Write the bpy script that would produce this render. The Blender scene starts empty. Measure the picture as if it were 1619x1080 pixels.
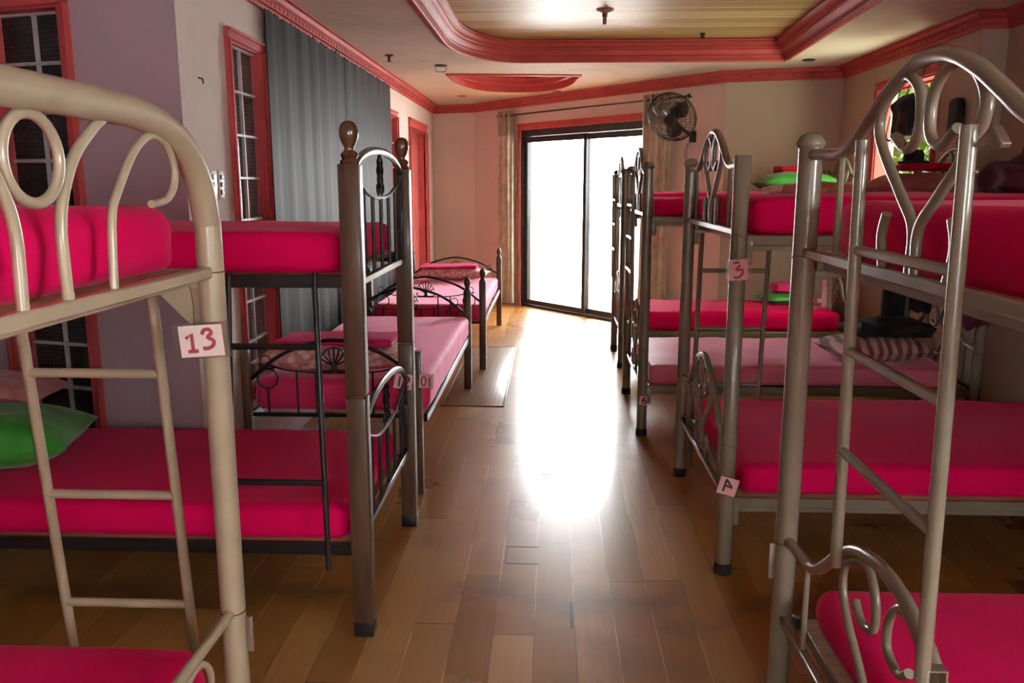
import bpy, bmesh, math, random
from mathutils import Vector, Matrix, noise
random.seed(7)
C = bpy.context.scene.collection
PI = math.pi
sc = bpy.context.scene

# ------------------------------------------------------------------ materials
def nt(name):
    m = bpy.data.materials.new(name); m.use_nodes = True
    t = m.node_tree; t.nodes.clear()
    out = t.nodes.new('ShaderNodeOutputMaterial')
    p = t.nodes.new('ShaderNodeBsdfPrincipled')
    t.links.new(p.outputs[0], out.inputs[0])
    return m, t, p, out

def N(t, kind, **kw):
    n = t.nodes.new(kind)
    for k, v in kw.items():
        if k in n.inputs.keys(): n.inputs[k].default_value = v
        else: setattr(n, k, v)
    return n

def math_node(t, op, a=None, b=None):
    n = t.nodes.new('ShaderNodeMath'); n.operation = op
    for i, v in enumerate((a, b)):
        if v is None: continue
        if isinstance(v, (int, float)): n.inputs[i].default_value = v
        else: t.links.new(v, n.inputs[i])
    return n.outputs[0]

def mix_col(t, fac, a, b):
    n = t.nodes.new('ShaderNodeMix'); n.data_type = 'RGBA'
    for s, v in ((n.inputs[0], fac), (n.inputs[6], a), (n.inputs[7], b)):
        if isinstance(v, (int, float)): s.default_value = v
        elif isinstance(v, tuple): s.default_value = v if len(v) == 4 else v + (1,)
        else: t.links.new(v, s)
    return n.outputs[2]

def ramp(t, fac, stops):
    n = t.nodes.new('ShaderNodeValToRGB'); t.links.new(fac, n.inputs[0])
    e = n.color_ramp.elements
    while len(e) < len(stops): e.new(0.5)
    for el, (p, c) in zip(e, stops):
        el.position = p; el.color = (c if isinstance(c, tuple) else (c, c, c)) + (1,)
    return n.outputs[0]

def coords(t, scale=(1, 1, 1)):
    tc = t.nodes.new('ShaderNodeTexCoord'); mp = t.nodes.new('ShaderNodeMapping')
    mp.inputs['Scale'].default_value = scale
    t.links.new(tc.outputs['Object'], mp.inputs[0]); return mp.outputs[0]

def bump(t, p, h, strength=0.2, dist=0.01):
    b = t.nodes.new('ShaderNodeBump'); b.inputs['Strength'].default_value = strength
    b.inputs['Distance'].default_value = dist
    t.links.new(h, b.inputs['Height']); t.links.new(b.outputs[0], p.inputs['Normal'])

def plain(name, col, rough=0.5, metal=0.0, spec=0.5, vary=0.12, scale=18, bmp=0.0, sheen=0.0, coat=0.0, stretch=(1, 1, 1), bscale=None):
    m, t, p, o = nt(name)
    n = N(t, 'ShaderNodeTexNoise', Scale=scale, Detail=4.0); t.links.new(coords(t, stretch), n.inputs['Vector'])
    lo = tuple(max(0, c * (1 - vary)) for c in col); hi = tuple(min(1, c * (1 + vary)) for c in col)
    t.links.new(ramp(t, n.outputs['Fac'], [(0.3, lo), (0.7, hi)]), p.inputs['Base Color'])
    p.inputs['Roughness'].default_value = rough; p.inputs['Metallic'].default_value = metal
    p.inputs['Specular IOR Level'].default_value = spec
    if sheen: p.inputs['Sheen Weight'].default_value = sheen; p.inputs['Sheen Roughness'].default_value = 0.45
    if coat: p.inputs['Coat Weight'].default_value = coat; p.inputs['Coat Roughness'].default_value = 0.12
    if bmp:
        n2 = N(t, 'ShaderNodeTexNoise', Scale=bscale or scale * 6, Detail=5.0); t.links.new(coords(t, stretch), n2.inputs['Vector'])
        bump(t, p, n2.outputs['Fac'], bmp, 0.004)
    return m

def plaster(name, col, stain, amount=0.55, bmp=0.12):
    m, t, p, o = nt(name)
    v = coords(t)
    n1 = N(t, 'ShaderNodeTexNoise', Scale=1.3, Detail=8.0, Roughness=0.65); t.links.new(v, n1.inputs['Vector'])
    n2 = N(t, 'ShaderNodeTexNoise', Scale=40.0, Detail=6.0); t.links.new(v, n2.inputs['Vector'])
    f = ramp(t, n1.outputs['Fac'], [(0.48, 0.0), (0.78, amount)])
    t.links.new(mix_col(t, f, col, stain), p.inputs['Base Color'])
    p.inputs['Roughness'].default_value = 0.75; p.inputs['Specular IOR Level'].default_value = 0.25
    bump(t, p, n2.outputs['Fac'], bmp, 0.004)
    return m

def sheet(name, col, sheen=0.22, spec=0.1, rough=0.85):
    m, t, p, o = nt(name)
    v = coords(t)
    n = N(t, 'ShaderNodeTexNoise', Scale=3.0, Detail=5.0); t.links.new(v, n.inputs['Vector'])
    w = N(t, 'ShaderNodeTexNoise', Scale=260.0, Detail=2.0); t.links.new(v, w.inputs['Vector'])
    lo = tuple(c * 0.88 for c in col)
    t.links.new(ramp(t, n.outputs['Fac'], [(0.3, lo), (0.7, col)]), p.inputs['Base Color'])
    p.inputs['Roughness'].default_value = rough; p.inputs['Specular IOR Level'].default_value = spec
    p.inputs['Sheen Weight'].default_value = sheen; p.inputs['Sheen Roughness'].default_value = 0.35
    p.inputs['Sheen Tint'].default_value = (1, .5, .66, 1)
    bump(t, p, w.outputs['Fac'], 0.15, 0.002)
    return m

def floor_mat():
    m, t, p, o = nt('varnished_plank_floor')
    tc = t.nodes.new('ShaderNodeTexCoord'); sp = t.nodes.new('ShaderNodeSeparateXYZ'); t.links.new(tc.outputs['Object'], sp.inputs[0])
    W = 0.139; Lp = 1.7
    xs = math_node(t, 'DIVIDE', math_node(t, 'ADD', sp.outputs[0], 20 * W + 0.042), W)
    row = math_node(t, 'FLOOR', xs); fx = math_node(t, 'FRACT', xs)
    wn = t.nodes.new('ShaderNodeTexWhiteNoise'); wn.noise_dimensions = '1D'; t.links.new(row, wn.inputs['W'])
    ys = math_node(t, 'ADD', math_node(t, 'DIVIDE', sp.outputs[1], Lp), math_node(t, 'MULTIPLY', wn.outputs['Value'], 9.0))
    cell = math_node(t, 'FLOOR', ys); fy = math_node(t, 'FRACT', ys)
    cv = t.nodes.new('ShaderNodeCombineXYZ'); t.links.new(row, cv.inputs[0]); t.links.new(cell, cv.inputs[1])
    wn2 = t.nodes.new('ShaderNodeTexWhiteNoise'); wn2.noise_dimensions = '2D'; t.links.new(cv.outputs[0], wn2.inputs['Vector'])
    # grain
    mp = t.nodes.new('ShaderNodeMapping'); mp.inputs['Scale'].default_value = (38, 1.6, 1); t.links.new(tc.outputs['Object'], mp.inputs[0])
    g = N(t, 'ShaderNodeTexNoise', Scale=1.6, Detail=7.0, Roughness=0.62); t.links.new(mp.outputs[0], g.inputs['Vector'])
    s1 = N(t, 'ShaderNodeTexNoise', Scale=1.15, Detail=7.0, Roughness=0.6); t.links.new(tc.outputs['Object'], s1.inputs['Vector'])
    mix = math_node(t, 'ADD', math_node(t, 'ADD', math_node(t, 'MULTIPLY', wn2.outputs['Value'], 0.42), 0.14), math_node(t, 'MULTIPLY', g.outputs['Fac'], 0.34))
    base = ramp(t, mix, [(0.2, (0.24, 0.105, 0.02)), (0.45, (0.34, 0.16, 0.034)), (0.66, (0.44, 0.225, 0.058)), (0.88, (0.58, 0.33, 0.11))])
    st = ramp(t, s1.outputs['Fac'], [(0.5, 0.0), (0.62, 0.5)])
    base = mix_col(t, st, base, (0.22, 0.095, 0.022))
    # worn grey bands
    s2 = N(t, 'ShaderNodeTexNoise', Scale=0.9, Detail=5.0); 
    mp2 = t.nodes.new('ShaderNodeMapping'); mp2.inputs['Location'].default_value = (5, 3, 1); t.links.new(tc.outputs['Object'], mp2.inputs[0]); t.links.new(mp2.outputs[0], s2.inputs['Vector'])
    wear = ramp(t, s2.outputs['Fac'], [(0.5, 0.0), (0.75, 0.35)])
    base = mix_col(t, wear, base, (0.42, 0.27, 0.16))
    # seams: light filled lengthwise, darker butt joints, both uneven
    dx = math_node(t, 'MINIMUM', fx, math_node(t, 'SUBTRACT', 1.0, fx))
    dy = math_node(t, 'MINIMUM', fy, math_node(t, 'SUBTRACT', 1.0, fy))
    sx = math_node(t, 'LESS_THAN', dx, 0.013); sy = math_node(t, 'LESS_THAN', dy, 0.0018)
    sn = N(t, 'ShaderNodeTexNoise', Scale=2.2, Detail=3.0); t.links.new(tc.outputs['Object'], sn.inputs['Vector'])
    lightseam = ramp(t, sn.outputs['Fac'], [(0.44, (0.14, 0.065, 0.025)), (0.58, (0.70, 0.50, 0.32))])
    base = mix_col(t, math_node(t, 'MULTIPLY', sx, 0.8), base, lightseam)
    base = mix_col(t, math_node(t, 'MULTIPLY', sy, 0.8), base, (0.07, 0.03, 0.015))
    # scratches
    mp3 = t.nodes.new('ShaderNodeMapping'); mp3.inputs['Rotation'].default_value = (0, 0, 0.35); mp3.inputs['Scale'].default_value = (60, 2.5, 1)
    t.links.new(tc.outputs['Object'], mp3.inputs[0])
    sv = N(t, 'ShaderNodeTexNoise', Scale=1.0, Detail=2.0); t.links.new(mp3.outputs[0], sv.inputs['Vector'])
    scr = math_node(t, 'MULTIPLY', ramp(t, sv.outputs['Fac'], [(0.72, 0.0), (0.76, 1.0)]), ramp(t, s2.outputs['Fac'], [(0.55, 0.0), (0.68, 0.06)]))
    base = mix_col(t, scr, base, (0.72, 0.58, 0.42))
    # a dried water mark running across the aisle
    wv = N(t, 'ShaderNodeTexNoise', Scale=2.4, Detail=5.0); t.links.new(tc.outputs['Object'], wv.inputs['Vector'])
    dd = math_node(t, 'ABSOLUTE', math_node(t, 'SUBTRACT', sp.outputs[1], math_node(t, 'ADD', 2.48, math_node(t, 'MULTIPLY', wv.outputs['Fac'], 0.7))))
    wm = math_node(t, 'MULTIPLY', ramp(t, dd, [(0.02, 0.8), (0.17, 0.0)]), ramp(t, s1.outputs['Fac'], [(0.42, 0.0), (0.53, 0.9)]))
    base = mix_col(t, wm, base, (0.13, 0.058, 0.024))
    t.links.new(base, p.inputs['Base Color'])
    r = math_node(t, 'ADD', math_node(t, 'MULTIPLY', wn2.outputs['Value'], 0.05), math_node(t, 'MULTIPLY', s1.outputs['Fac'], 0.16))
    t.links.new(math_node(t, 'ADD', r, 0.195), p.inputs['Roughness'])
    p.inputs['Specular IOR Level'].default_value = 0.55
    p.inputs['Coat Weight'].default_value = 0.2; p.inputs['Coat Roughness'].default_value = 0.22
    h = math_node(t, 'SUBTRACT', math_node(t, 'MULTIPLY', g.outputs['Fac'], 0.12), math_node(t, 'MAXIMUM', sx, sy))
    h2 = math_node(t, 'ADD', h, math_node(t, 'MULTIPLY', wn2.outputs['Value'], 0.6))
    bump(t, p, h2, 0.12, 0.004)
    return m

def planks_mat():
    m, t, p, o = nt('yellow_plank_ceiling')
    tc = t.nodes.new('ShaderNodeTexCoord'); sp = t.nodes.new('ShaderNodeSeparateXYZ'); t.links.new(tc.outputs['Object'], sp.inputs[0])
    y = math_node(t, 'DIVIDE', math_node(t, 'ADD', sp.outputs[1], 10.0), 0.085)
    row = math_node(t, 'FLOOR', y); f = math_node(t, 'FRACT', y)
    wn = t.nodes.new('ShaderNodeTexWhiteNoise'); wn.noise_dimensions = '1D'; t.links.new(row, wn.inputs['W'])
    mp = t.nodes.new('ShaderNodeMapping'); mp.inputs['Scale'].default_value = (1.5, 40, 1); t.links.new(tc.outputs['Object'], mp.inputs[0])
    g = N(t, 'ShaderNodeTexNoise', Scale=1.5, Detail=6.0); t.links.new(mp.outputs[0], g.inputs['Vector'])
    k = math_node(t, 'ADD', math_node(t, 'MULTIPLY', wn.outputs['Value'], 0.5), math_node(t, 'MULTIPLY', g.outputs['Fac'], 0.5))
    base = ramp(t, k, [(0.2, (0.34, 0.245, 0.095)), (0.5, (0.52, 0.40, 0.185)), (0.85, (0.68, 0.56, 0.31))])
    d = math_node(t, 'MINIMUM', f, math_node(t, 'SUBTRACT', 1.0, f)); s = math_node(t, 'LESS_THAN', d, 0.09)
    base = mix_col(t, math_node(t, 'MULTIPLY', s, 0.75), base, (0.16, 0.09, 0.035))
    t.links.new(base, p.inputs['Base Color'])
    p.inputs['Roughness'].default_value = 0.5; p.inputs['Specular IOR Level'].default_value = 0.3; p.inputs['Coat Weight'].default_value = 0.12; p.inputs['Coat Roughness'].default_value = 0.38
    bump(t, p, math_node(t, 'SUBTRACT', math_node(t, 'MULTIPLY', wn.outputs['Value'], 0.4), s), 0.35, 0.004)
    return m

def grid_mat(name, ca, cb, sx, line=0.18, rough=0.25, trans=0.0, alpha=None, bs=0.5):
    """small square grid, in the plane of the object's own (u,z) or (x,y)"""
    m, t, p, o = nt(name)
    tc = t.nodes.new('ShaderNodeTexCoord'); sp = t.nodes.new('ShaderNodeSeparateXYZ'); t.links.new(tc.outputs['Object'], sp.inputs[0])
    ds = []
    for i in range(3):
        f = math_node(t, 'FRACT', math_node(t, 'DIVIDE', math_node(t, 'ADD', sp.outputs[i], 20.0003), sx))
        ds.append(math_node(t, 'LESS_THAN', math_node(t, 'MINIMUM', f, math_node(t, 'SUBTRACT', 1.0, f)), line / 2))
    return m, t, p, o, ds

def ribbed_glass(name, ca, cb, axes, trans=0.0, rough=0.2, pitch=0.02):
    m, t, p, o, ds = grid_mat(name, ca, cb, pitch)
    l = math_node(t, 'MAXIMUM', ds[axes[0]], ds[axes[1]])
    n = N(t, 'ShaderNodeTexNoise', Scale=9.0, Detail=3.0); t.links.new(coords(t), n.inputs['Vector'])
    l2 = math_node(t, 'MULTIPLY', l, ramp(t, n.outputs['Fac'], [(0.35, 0.25), (0.65, 1.0)]))
    t.links.new(mix_col(t, l2, ca, cb), p.inputs['Base Color'])
    p.inputs['Roughness'].default_value = rough
    p.inputs['Transmission Weight'].default_value = trans; p.inputs['IOR'].default_value = 1.15 if trans else 1.45
    bump(t, p, l, 0.5, 0.003)
    return m

def clear_mat(name, tint=(1, 1, 1), gloss=0.1, rough=0.03):
    m = bpy.data.materials.new(name); m.use_nodes = True; t = m.node_tree; t.nodes.clear()
    out = t.nodes.new('ShaderNodeOutputMaterial'); mx = t.nodes.new('ShaderNodeMixShader')
    tr = t.nodes.new('ShaderNodeBsdfTransparent'); tr.inputs[0].default_value = tint + (1,)
    gl = t.nodes.new('ShaderNodeBsdfGlossy'); gl.inputs['Roughness'].default_value = rough
    n = N(t, 'ShaderNodeTexNoise', Scale=3.0); f = ramp(t, n.outputs['Fac'], [(0.3, gloss * 0.8), (0.7, gloss * 1.2)])
    t.links.new(f, mx.inputs[0]); t.links.new(tr.outputs[0], mx.inputs[1]); t.links.new(gl.outputs[0], mx.inputs[2])
    t.links.new(mx.outputs[0], out.inputs[0]); return m

def pattern_cloth(name, ca, cb, scale=14, lo=0.45, hi=0.55, wave=False, axis='X'):
    m, t, p, o = nt(name)
    v = coords(t)
    if wave:
        n = N(t, 'ShaderNodeTexWave', Scale=scale, Distortion=2.5, Detail=2.0); n.bands_direction = axis
        n.inputs['Detail Scale'].default_value = 1.5
    else: n = N(t, 'ShaderNodeTexVoronoi', Scale=scale)
    t.links.new(v, n.inputs['Vector'])
    fac = n.outputs['Fac'] if wave else n.outputs['Distance']
    t.links.new(ramp(t, fac, [(lo, ca), (hi, cb)]), p.inputs['Base Color'])
    p.inputs['Roughness'].default_value = 0.75; p.inputs['Sheen Weight'].default_value = 0.2
    w = N(t, 'ShaderNodeTexNoise', Scale=90.0); t.links.new(v, w.inputs['Vector']); bump(t, p, w.outputs['Fac'], 0.2, 0.003)
    return m

M = {}
M['floor'] = floor_mat()
M['wall'] = plaster('cream_pink_plaster', (0.84, 0.79, 0.74), (0.68, 0.61, 0.55), 0.5)
M['wall_beige'] = plaster('beige_plaster', (0.47, 0.385, 0.31), (0.40, 0.32, 0.25), 0.5)
M['wall_white'] = plaster('chalky_white_plaster', (0.72, 0.65, 0.60), (0.50, 0.42, 0.39), 0.6)
M['wall_lilac'] = plaster('lilac_plaster', (0.49, 0.385, 0.43), (0.42, 0.32, 0.365), 0.5)
M['ceiling'] = plaster('stained_ceiling_plaster', (0.62, 0.53, 0.46), (0.37, 0.30, 0.25), 0.8, 0.3)
M['trim'] = plain('coral_pink_trim_paint', (0.47, 0.072, 0.074), 0.58, spec=0.3, vary=0.15, scale=5, bmp=0.1)
M['door_pink'] = plain('coral_door_paint', (0.50, 0.11, 0.10), 0.5, vary=0.1, scale=4)
M['planks'] = planks_mat()
M['beige'] = plain('beige_enamel_tube', (0.36, 0.30, 0.205), 0.3, spec=0.55, vary=0.1, scale=9, bmp=0.05, coat=0.3)
M['olive'] = plain('olive_grey_enamel_tube', (0.195, 0.175, 0.128), 0.27, spec=0.55, vary=0.12, scale=9, bmp=0.05, coat=0.35)
M['black'] = plain('black_enamel_metal', (0.014, 0.0125, 0.013), 0.38, spec=0.4, vary=0.25, scale=14, coat=0.08)
M['post'] = plain('dark_walnut_stained_wood', (0.085, 0.045, 0.024), 0.42, spec=0.4, vary=0.35, scale=7, stretch=(5, 5, 0.6), bmp=0.08, coat=0.12)
M['finial'] = plain('polished_brown_finial_wood', (0.10, 0.045, 0.022), 0.2, spec=0.6, vary=0.35, scale=9, stretch=(4, 4, 1), coat=0.6)
M['sheet'] = sheet('magenta_fitted_sheet', (0.70, 0.002, 0.098), 0.12, 0.06)
M['sheet_rose'] = sheet('washed_rose_fitted_sheet', (0.66, 0.15, 0.23), 0.7, 0.35, 0.5)
M['sheet_pink'] = sheet('bright_pink_fitted_sheet', (0.70, 0.03, 0.135), 1.0, 0.25, 0.65)
M['pink_cloth'] = sheet('hot_pink_cloth', (0.66, 0.03, 0.17), 0.1)
M['red_cloth'] = sheet('crimson_cloth', (0.42, 0.01, 0.03), 0.1)
M['salmon'] = pattern_cloth('salmon_striped_cover', (0.62, 0.25, 0.19), (0.74, 0.42, 0.34), 5, 0.3, 0.8, True, 'Y')
M['pat_pillow'] = pattern_cloth('pale_pink_print_pillowcase', (0.84, 0.66, 0.62), (0.60, 0.28, 0.30), 24, 0.3, 0.6)
M['mauve_pillow'] = pattern_cloth('dusty_rose_pillowcase', (0.50, 0.19, 0.18), (0.40, 0.12, 0.13), 12, 0.25, 0.6)
M['stripe_pillow'] = pattern_cloth('pink_and_brown_striped_pillowcase', (0.62, 0.36, 0.33), (0.18, 0.075, 0.07), 5.0, 0.4, 0.62, True, 'X')
M['green'] = plain('glossy_green_satin', (0.03, 0.25, 0.026), 0.42, vary=0.3, scale=5, bmp=0.35, bscale=14, sheen=0.2)
M['blackcloth'] = plain('black_cloth', (0.014, 0.012, 0.016), 0.9, vary=0.4, scale=12, bmp=0.3)
M['maroon'] = plain('dark_maroon_cloth', (0.075, 0.010, 0.022), 0.85, vary=0.3, scale=12, bmp=0.3)
M['bluecloth'] = plain('dark_teal_cloth', (0.02, 0.055, 0.085), 0.8, vary=0.3, scale=20, bmp=0.2)
M['greycurtain'] = plain('slate_grey_satin', (0.030, 0.029, 0.032), 0.6, spec=0.08, vary=0.18, scale=3, stretch=(6, 6, 0.5), bmp=0.08)
M['plastic_white'] = plain('aged_white_plastic', (0.60, 0.55, 0.48), 0.4, vary=0.06)
M['dark'] = plain('black_plastic', (0.016, 0.015, 0.015), 0.45, vary=0.2)
M['rubber'] = plain('black_rubber', (0.02, 0.018, 0.017), 0.8, vary=0.3, scale=30)
M['frame_dark'] = plain('dark_bronze_aluminium', (0.035, 0.034, 0.037), 0.3, metal=0.5, vary=0.15)
M['mullion'] = plain('grey_white_mullion_paint', (0.42, 0.40, 0.40), 0.45, vary=0.12)
M['glass'] = clear_mat('clear_door_glass', (0.97, 0.98, 0.97), 0.08, 0.02)
M['window_film'] = clear_mat('sky_dimming_window_tint', (0.56, 0.58, 0.47), 0.05, 0.05)  # tint put in the pane to weaken sky light on the ceiling
M['sleeve'] = clear_mat('clear_plastic_sleeve', (0.90, 0.89, 0.87), 0.16, 0.25)
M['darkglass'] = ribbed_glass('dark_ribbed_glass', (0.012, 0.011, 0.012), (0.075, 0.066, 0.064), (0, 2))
M['ribglass'] = ribbed_glass('clear_ribbed_glass', (0.50, 0.50, 0.49), (0.20, 0.19, 0.18), (1, 2), 0.95, 0.10)
M['ribglass'].node_tree.nodes['Principled BSDF'].inputs['Specular IOR Level'].default_value = 0.15
M['paper_pink'] = plain('pink_card_paper', (0.78, 0.42, 0.45), 0.6, vary=0.08)
M['paper_white'] = plain('off_white_card_paper', (0.80, 0.68, 0.66), 0.55, vary=0.05)
M['ink'] = plain('brick_red_marker_ink', (0.36, 0.055, 0.07), 0.6, vary=0.15, scale=60)
M['ink_dark'] = plain('dark_brown_marker_ink', (0.07, 0.012, 0.012), 0.6, vary=0.15, scale=60)
M['wire'] = plain('rusty_tie_wire', (0.10, 0.035, 0.015), 0.7, vary=0.3)
M['steel'] = plain('dull_zinc_steel', (0.34, 0.31, 0.26), 0.35, metal=0.7, vary=0.15)
M['balcony'] = plain('pale_balcony_tile', (0.62, 0.52, 0.36), 0.5, vary=0.08, scale=4)
M['balcony_wall'] = plain('white_balcony_paint', (0.8, 0.8, 0.8), 0.7, vary=0.04, scale=3)
M['plywood'] = plain('raw_plywood', (0.36, 0.22, 0.10), 0.6, vary=0.25, scale=6, stretch=(1, 9, 1))
M['leaf'] = plain('bright_green_leaf', (0.075, 0.14, 0.012), 0.5, vary=0.5, scale=3)
M['outwall'] = plain('dark_outdoor_grey', (0.05, 0.045, 0.042), 0.9, vary=0.3, scale=3)
M['lamp_pink'] = plain('faded_pink_lamp_paint', (0.30, 0.15, 0.13), 0.5, vary=0.15)
M['tan'] = plain('tan_paper', (0.42, 0.33, 0.24), 0.7)
M['brownbag'] = plain('brown_grey_crumpled_cloth', (0.16, 0.115, 0.09), 0.85, vary=0.35, scale=12, bmp=0.4)

def mat_mat():
    m, t, p, o, ds = grid_mat('clear_grid_plastic_mat', None, None, 0.03)
    l = math_node(t, 'MAXIMUM', ds[0], ds[1])
    t.links.new(mix_col(t, l, (0.20, 0.125, 0.07), (0.33, 0.25, 0.19)), p.inputs['Base Color'])
    p.inputs['Roughness'].default_value = 0.3
    bump(t, p, l, 0.8, 0.004); return m
M['mat'] = mat_mat()

def curtain_mat():
    m, t, p, o = nt('olive_gold_printed_curtain')
    tc = t.nodes.new('ShaderNodeTexCoord'); sp = t.nodes.new('ShaderNodeSeparateXYZ'); t.links.new(tc.outputs['Object'], sp.inputs[0])
    n = N(t, 'ShaderNodeTexNoise', Scale=14.0, Detail=4.0); t.links.new(coords(t, (1, 1, 0.7)), n.inputs['Vector'])
    c = ramp(t, n.outputs['Fac'], [(0.35, (0.42, 0.42, 0.31)), (0.5, (0.56, 0.56, 0.44)), (0.66, (0.66, 0.66, 0.55))])
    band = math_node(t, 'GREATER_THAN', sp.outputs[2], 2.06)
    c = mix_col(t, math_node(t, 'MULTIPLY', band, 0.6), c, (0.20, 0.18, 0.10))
    t.links.new(c, p.inputs['Base Color']); p.inputs['Roughness'].default_value = 0.6; p.inputs['Sheen Weight'].default_value = 0.3
    return m
M['olivecurtain'] = curtain_mat()

# ------------------------------------------------------------------ object helpers
def finish(name, bm, mat, parent=None, smooth=True):
    bmesh.ops.recalc_face_normals(bm, faces=bm.faces)
    me = bpy.data.meshes.new(name)
    if parent is not None: bm.transform(parent.matrix_world.inverted())
    bm.to_mesh(me); bm.free()
    o = bpy.data.objects.new(name, me); C.objects.link(o)
    if mat: me.materials.append(M[mat] if isinstance(mat, str) else mat)
    if smooth:
        me.polygons.foreach_set('use_smooth', [True] * len(me.polygons))
        me.set_sharp_from_angle(angle=math.radians(42))
    if parent is not None: o.parent = parent
    return o

def part(name, bm, mat, parent, label=None):
    # the parent may itself be a part: its frame is the thing's frame
    r = parent
    while r.parent: r = r.parent
    bmesh.ops.recalc_face_normals(bm, faces=bm.faces)
    bm.transform(WM[r.name].inverted() if r.name in WM else Matrix())
    me = bpy.data.meshes.new(name); bm.to_mesh(me); bm.free()
    o = bpy.data.objects.new(name, me); C.objects.link(o)
    me.materials.append(M[mat] if isinstance(mat, str) else mat)
    me.polygons.foreach_set('use_smooth', [True] * len(me.polygons)); me.set_sharp_from_angle(angle=math.radians(42))
    o.parent = parent
    if label: o['label'] = label
    return o

WM = {}
def thing(name, label, cat, loc=(0, 0, 0), group=None):
    o = bpy.data.objects.new(name, None); C.objects.link(o); o.location = loc; o.empty_display_size = 0.1
    WM[o.name] = Matrix.Translation(Vector(loc))
    o['label'] = label; o['category'] = cat
    if group: o['group'] = group
    return o

def solo(name, bm, mat, label, cat, group=None, origin=None, kind=None):
    if origin is None:
        xs = [v.co.x for v in bm.verts]; ys = [v.co.y for v in bm.verts]; zs = [v.co.z for v in bm.verts]
        origin = ((min(xs) + max(xs)) / 2, (min(ys) + max(ys)) / 2, min(zs))
    bmesh.ops.translate(bm, verts=bm.verts, vec=-Vector(origin))
    o = finish(name, bm, mat); o.location = origin; WM[o.name] = Matrix.Translation(Vector(origin))
    if label: o['label'] = label; o['category'] = cat
    if group: o['group'] = group
    if kind: o['kind'] = kind
    return o

def struct(name, bm, mat, parent=None):
    if parent is None:
        o = finish(name, bm, mat); o['kind'] = 'structure'; WM[o.name] = Matrix(); return o
    return part(name, bm, mat, parent)

# ------------------------------------------------------------------ shape helpers
def new(): return bmesh.new()

def box(bm, x0, x1, y0, y1, z0, z1, bev=0.0, seg=2):
    b = bmesh.new(); bmesh.ops.create_cube(b, size=1)
    bmesh.ops.scale(b, verts=b.verts, vec=(abs(x1 - x0), abs(y1 - y0), abs(z1 - z0)))
    bmesh.ops.translate(b, verts=b.verts, vec=((x0 + x1) / 2, (y0 + y1) / 2, (z0 + z1) / 2))
    if bev: bmesh.ops.bevel(b, geom=b.edges[:], offset=bev, segments=seg, affect='EDGES', profile=0.5)
    merge(bm, b); return bm

def merge(bm, b):
    me = bpy.data.meshes.new('tmp'); b.to_mesh(me); b.free(); bm.from_mesh(me); bpy.data.meshes.remove(me)

def catmull(pts, n, closed=False):
    P = [Vector(p) for p in pts]; out = []
    m = len(P); rng = range(m if closed else m - 1)
    for i in rng:
        if closed: a, b, c, d = P[(i - 1) % m], P[i], P[(i + 1) % m], P[(i + 2) % m]
        else:
            b, c = P[i], P[i + 1]
            a = P[i - 1] if i > 0 else b * 2 - c
            d = P[i + 2] if i + 2 < m else c * 2 - b
        for k in range(n):
            t = k / n
            out.append(0.5 * ((2 * b) + (c - a) * t + (2 * a - 5 * b + 4 * c - d) * t * t + (3 * b - a - 3 * c + d) * t ** 3))
    if not closed: out.append(P[-1])
    return out

def tube(bm, pts, r, res=10, smooth=0, closed=False, flat=None, caps=True):
    P = catmull(pts, smooth, closed) if smooth else [Vector(p) for p in pts]
    n = len(P)
    rings = []
    def tan(i):
        if closed: return (P[(i + 1) % n] - P[(i - 1) % n]).normalized()
        return (P[min(i + 1, n - 1)] - P[max(i - 1, 0)]).normalized()
    t0 = tan(0); ref = Vector((0, 0, 1)) if abs(t0.z) < 0.9 else Vector((1, 0, 0))
    nrm = t0.cross(ref).normalized()
    for i in range(n):
        t = tan(i)
        if i:
            pt = tan(i - 1); ax = pt.cross(t)
            if ax.length > 1e-8: nrm = Matrix.Rotation(pt.angle(t), 3, ax.normalized()) @ nrm
        nrm = (nrm - t * nrm.dot(t)).normalized(); bi = t.cross(nrm)
        rr = r[i] if isinstance(r, (list, tuple)) else r
        ring = []
        for k in range(res):
            a = 2 * PI * k / res
            off = nrm * math.cos(a) * rr + bi * math.sin(a) * rr
            if flat: f = Vector(flat[0]).normalized(); off -= f * off.dot(f) * (1 - flat[1])
            ring.append(bm.verts.new(P[i] + off))
        rings.append(ring)
    m = n if closed else n - 1
    for i in range(m):
        a, b = rings[i], rings[(i + 1) % n]
        if closed and i == n - 1:   # align the last ring with the first
            best = min(range(res), key=lambda s: sum((a[k].co - b[(k + s) % res].co).length for k in range(res)))
            b = [b[(k + best) % res] for k in range(res)]
        for k in range(res):
            bm.faces.new((a[k], a[(k + 1) % res], b[(k + 1) % res], b[k]))
    if not closed and caps:
        bm.faces.new(rings[0][::-1]); bm.faces.new(rings[-1])
    return bm

def bar(bm, a, b, w, h, up=(0, 0, 1), bev=0.002):
    """rectangular bar from a to b, w across, h along up"""
    a, b = Vector(a), Vector(b); d = b - a; L = d.length; d.normalize()
    s = d.cross(Vector(up)).normalized(); u = s.cross(d).normalized()
    t = bmesh.new(); bmesh.ops.create_cube(t, size=1); bmesh.ops.scale(t, verts=t.verts, vec=(L, w, h))
    if bev: bmesh.ops.bevel(t, geom=t.edges[:], offset=bev, segments=1, affect='EDGES')
    mtx = Matrix((d, s, u)).transposed().to_4x4(); mtx.translation = (a + b) / 2
    t.transform(mtx); merge(bm, t); return bm

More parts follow.
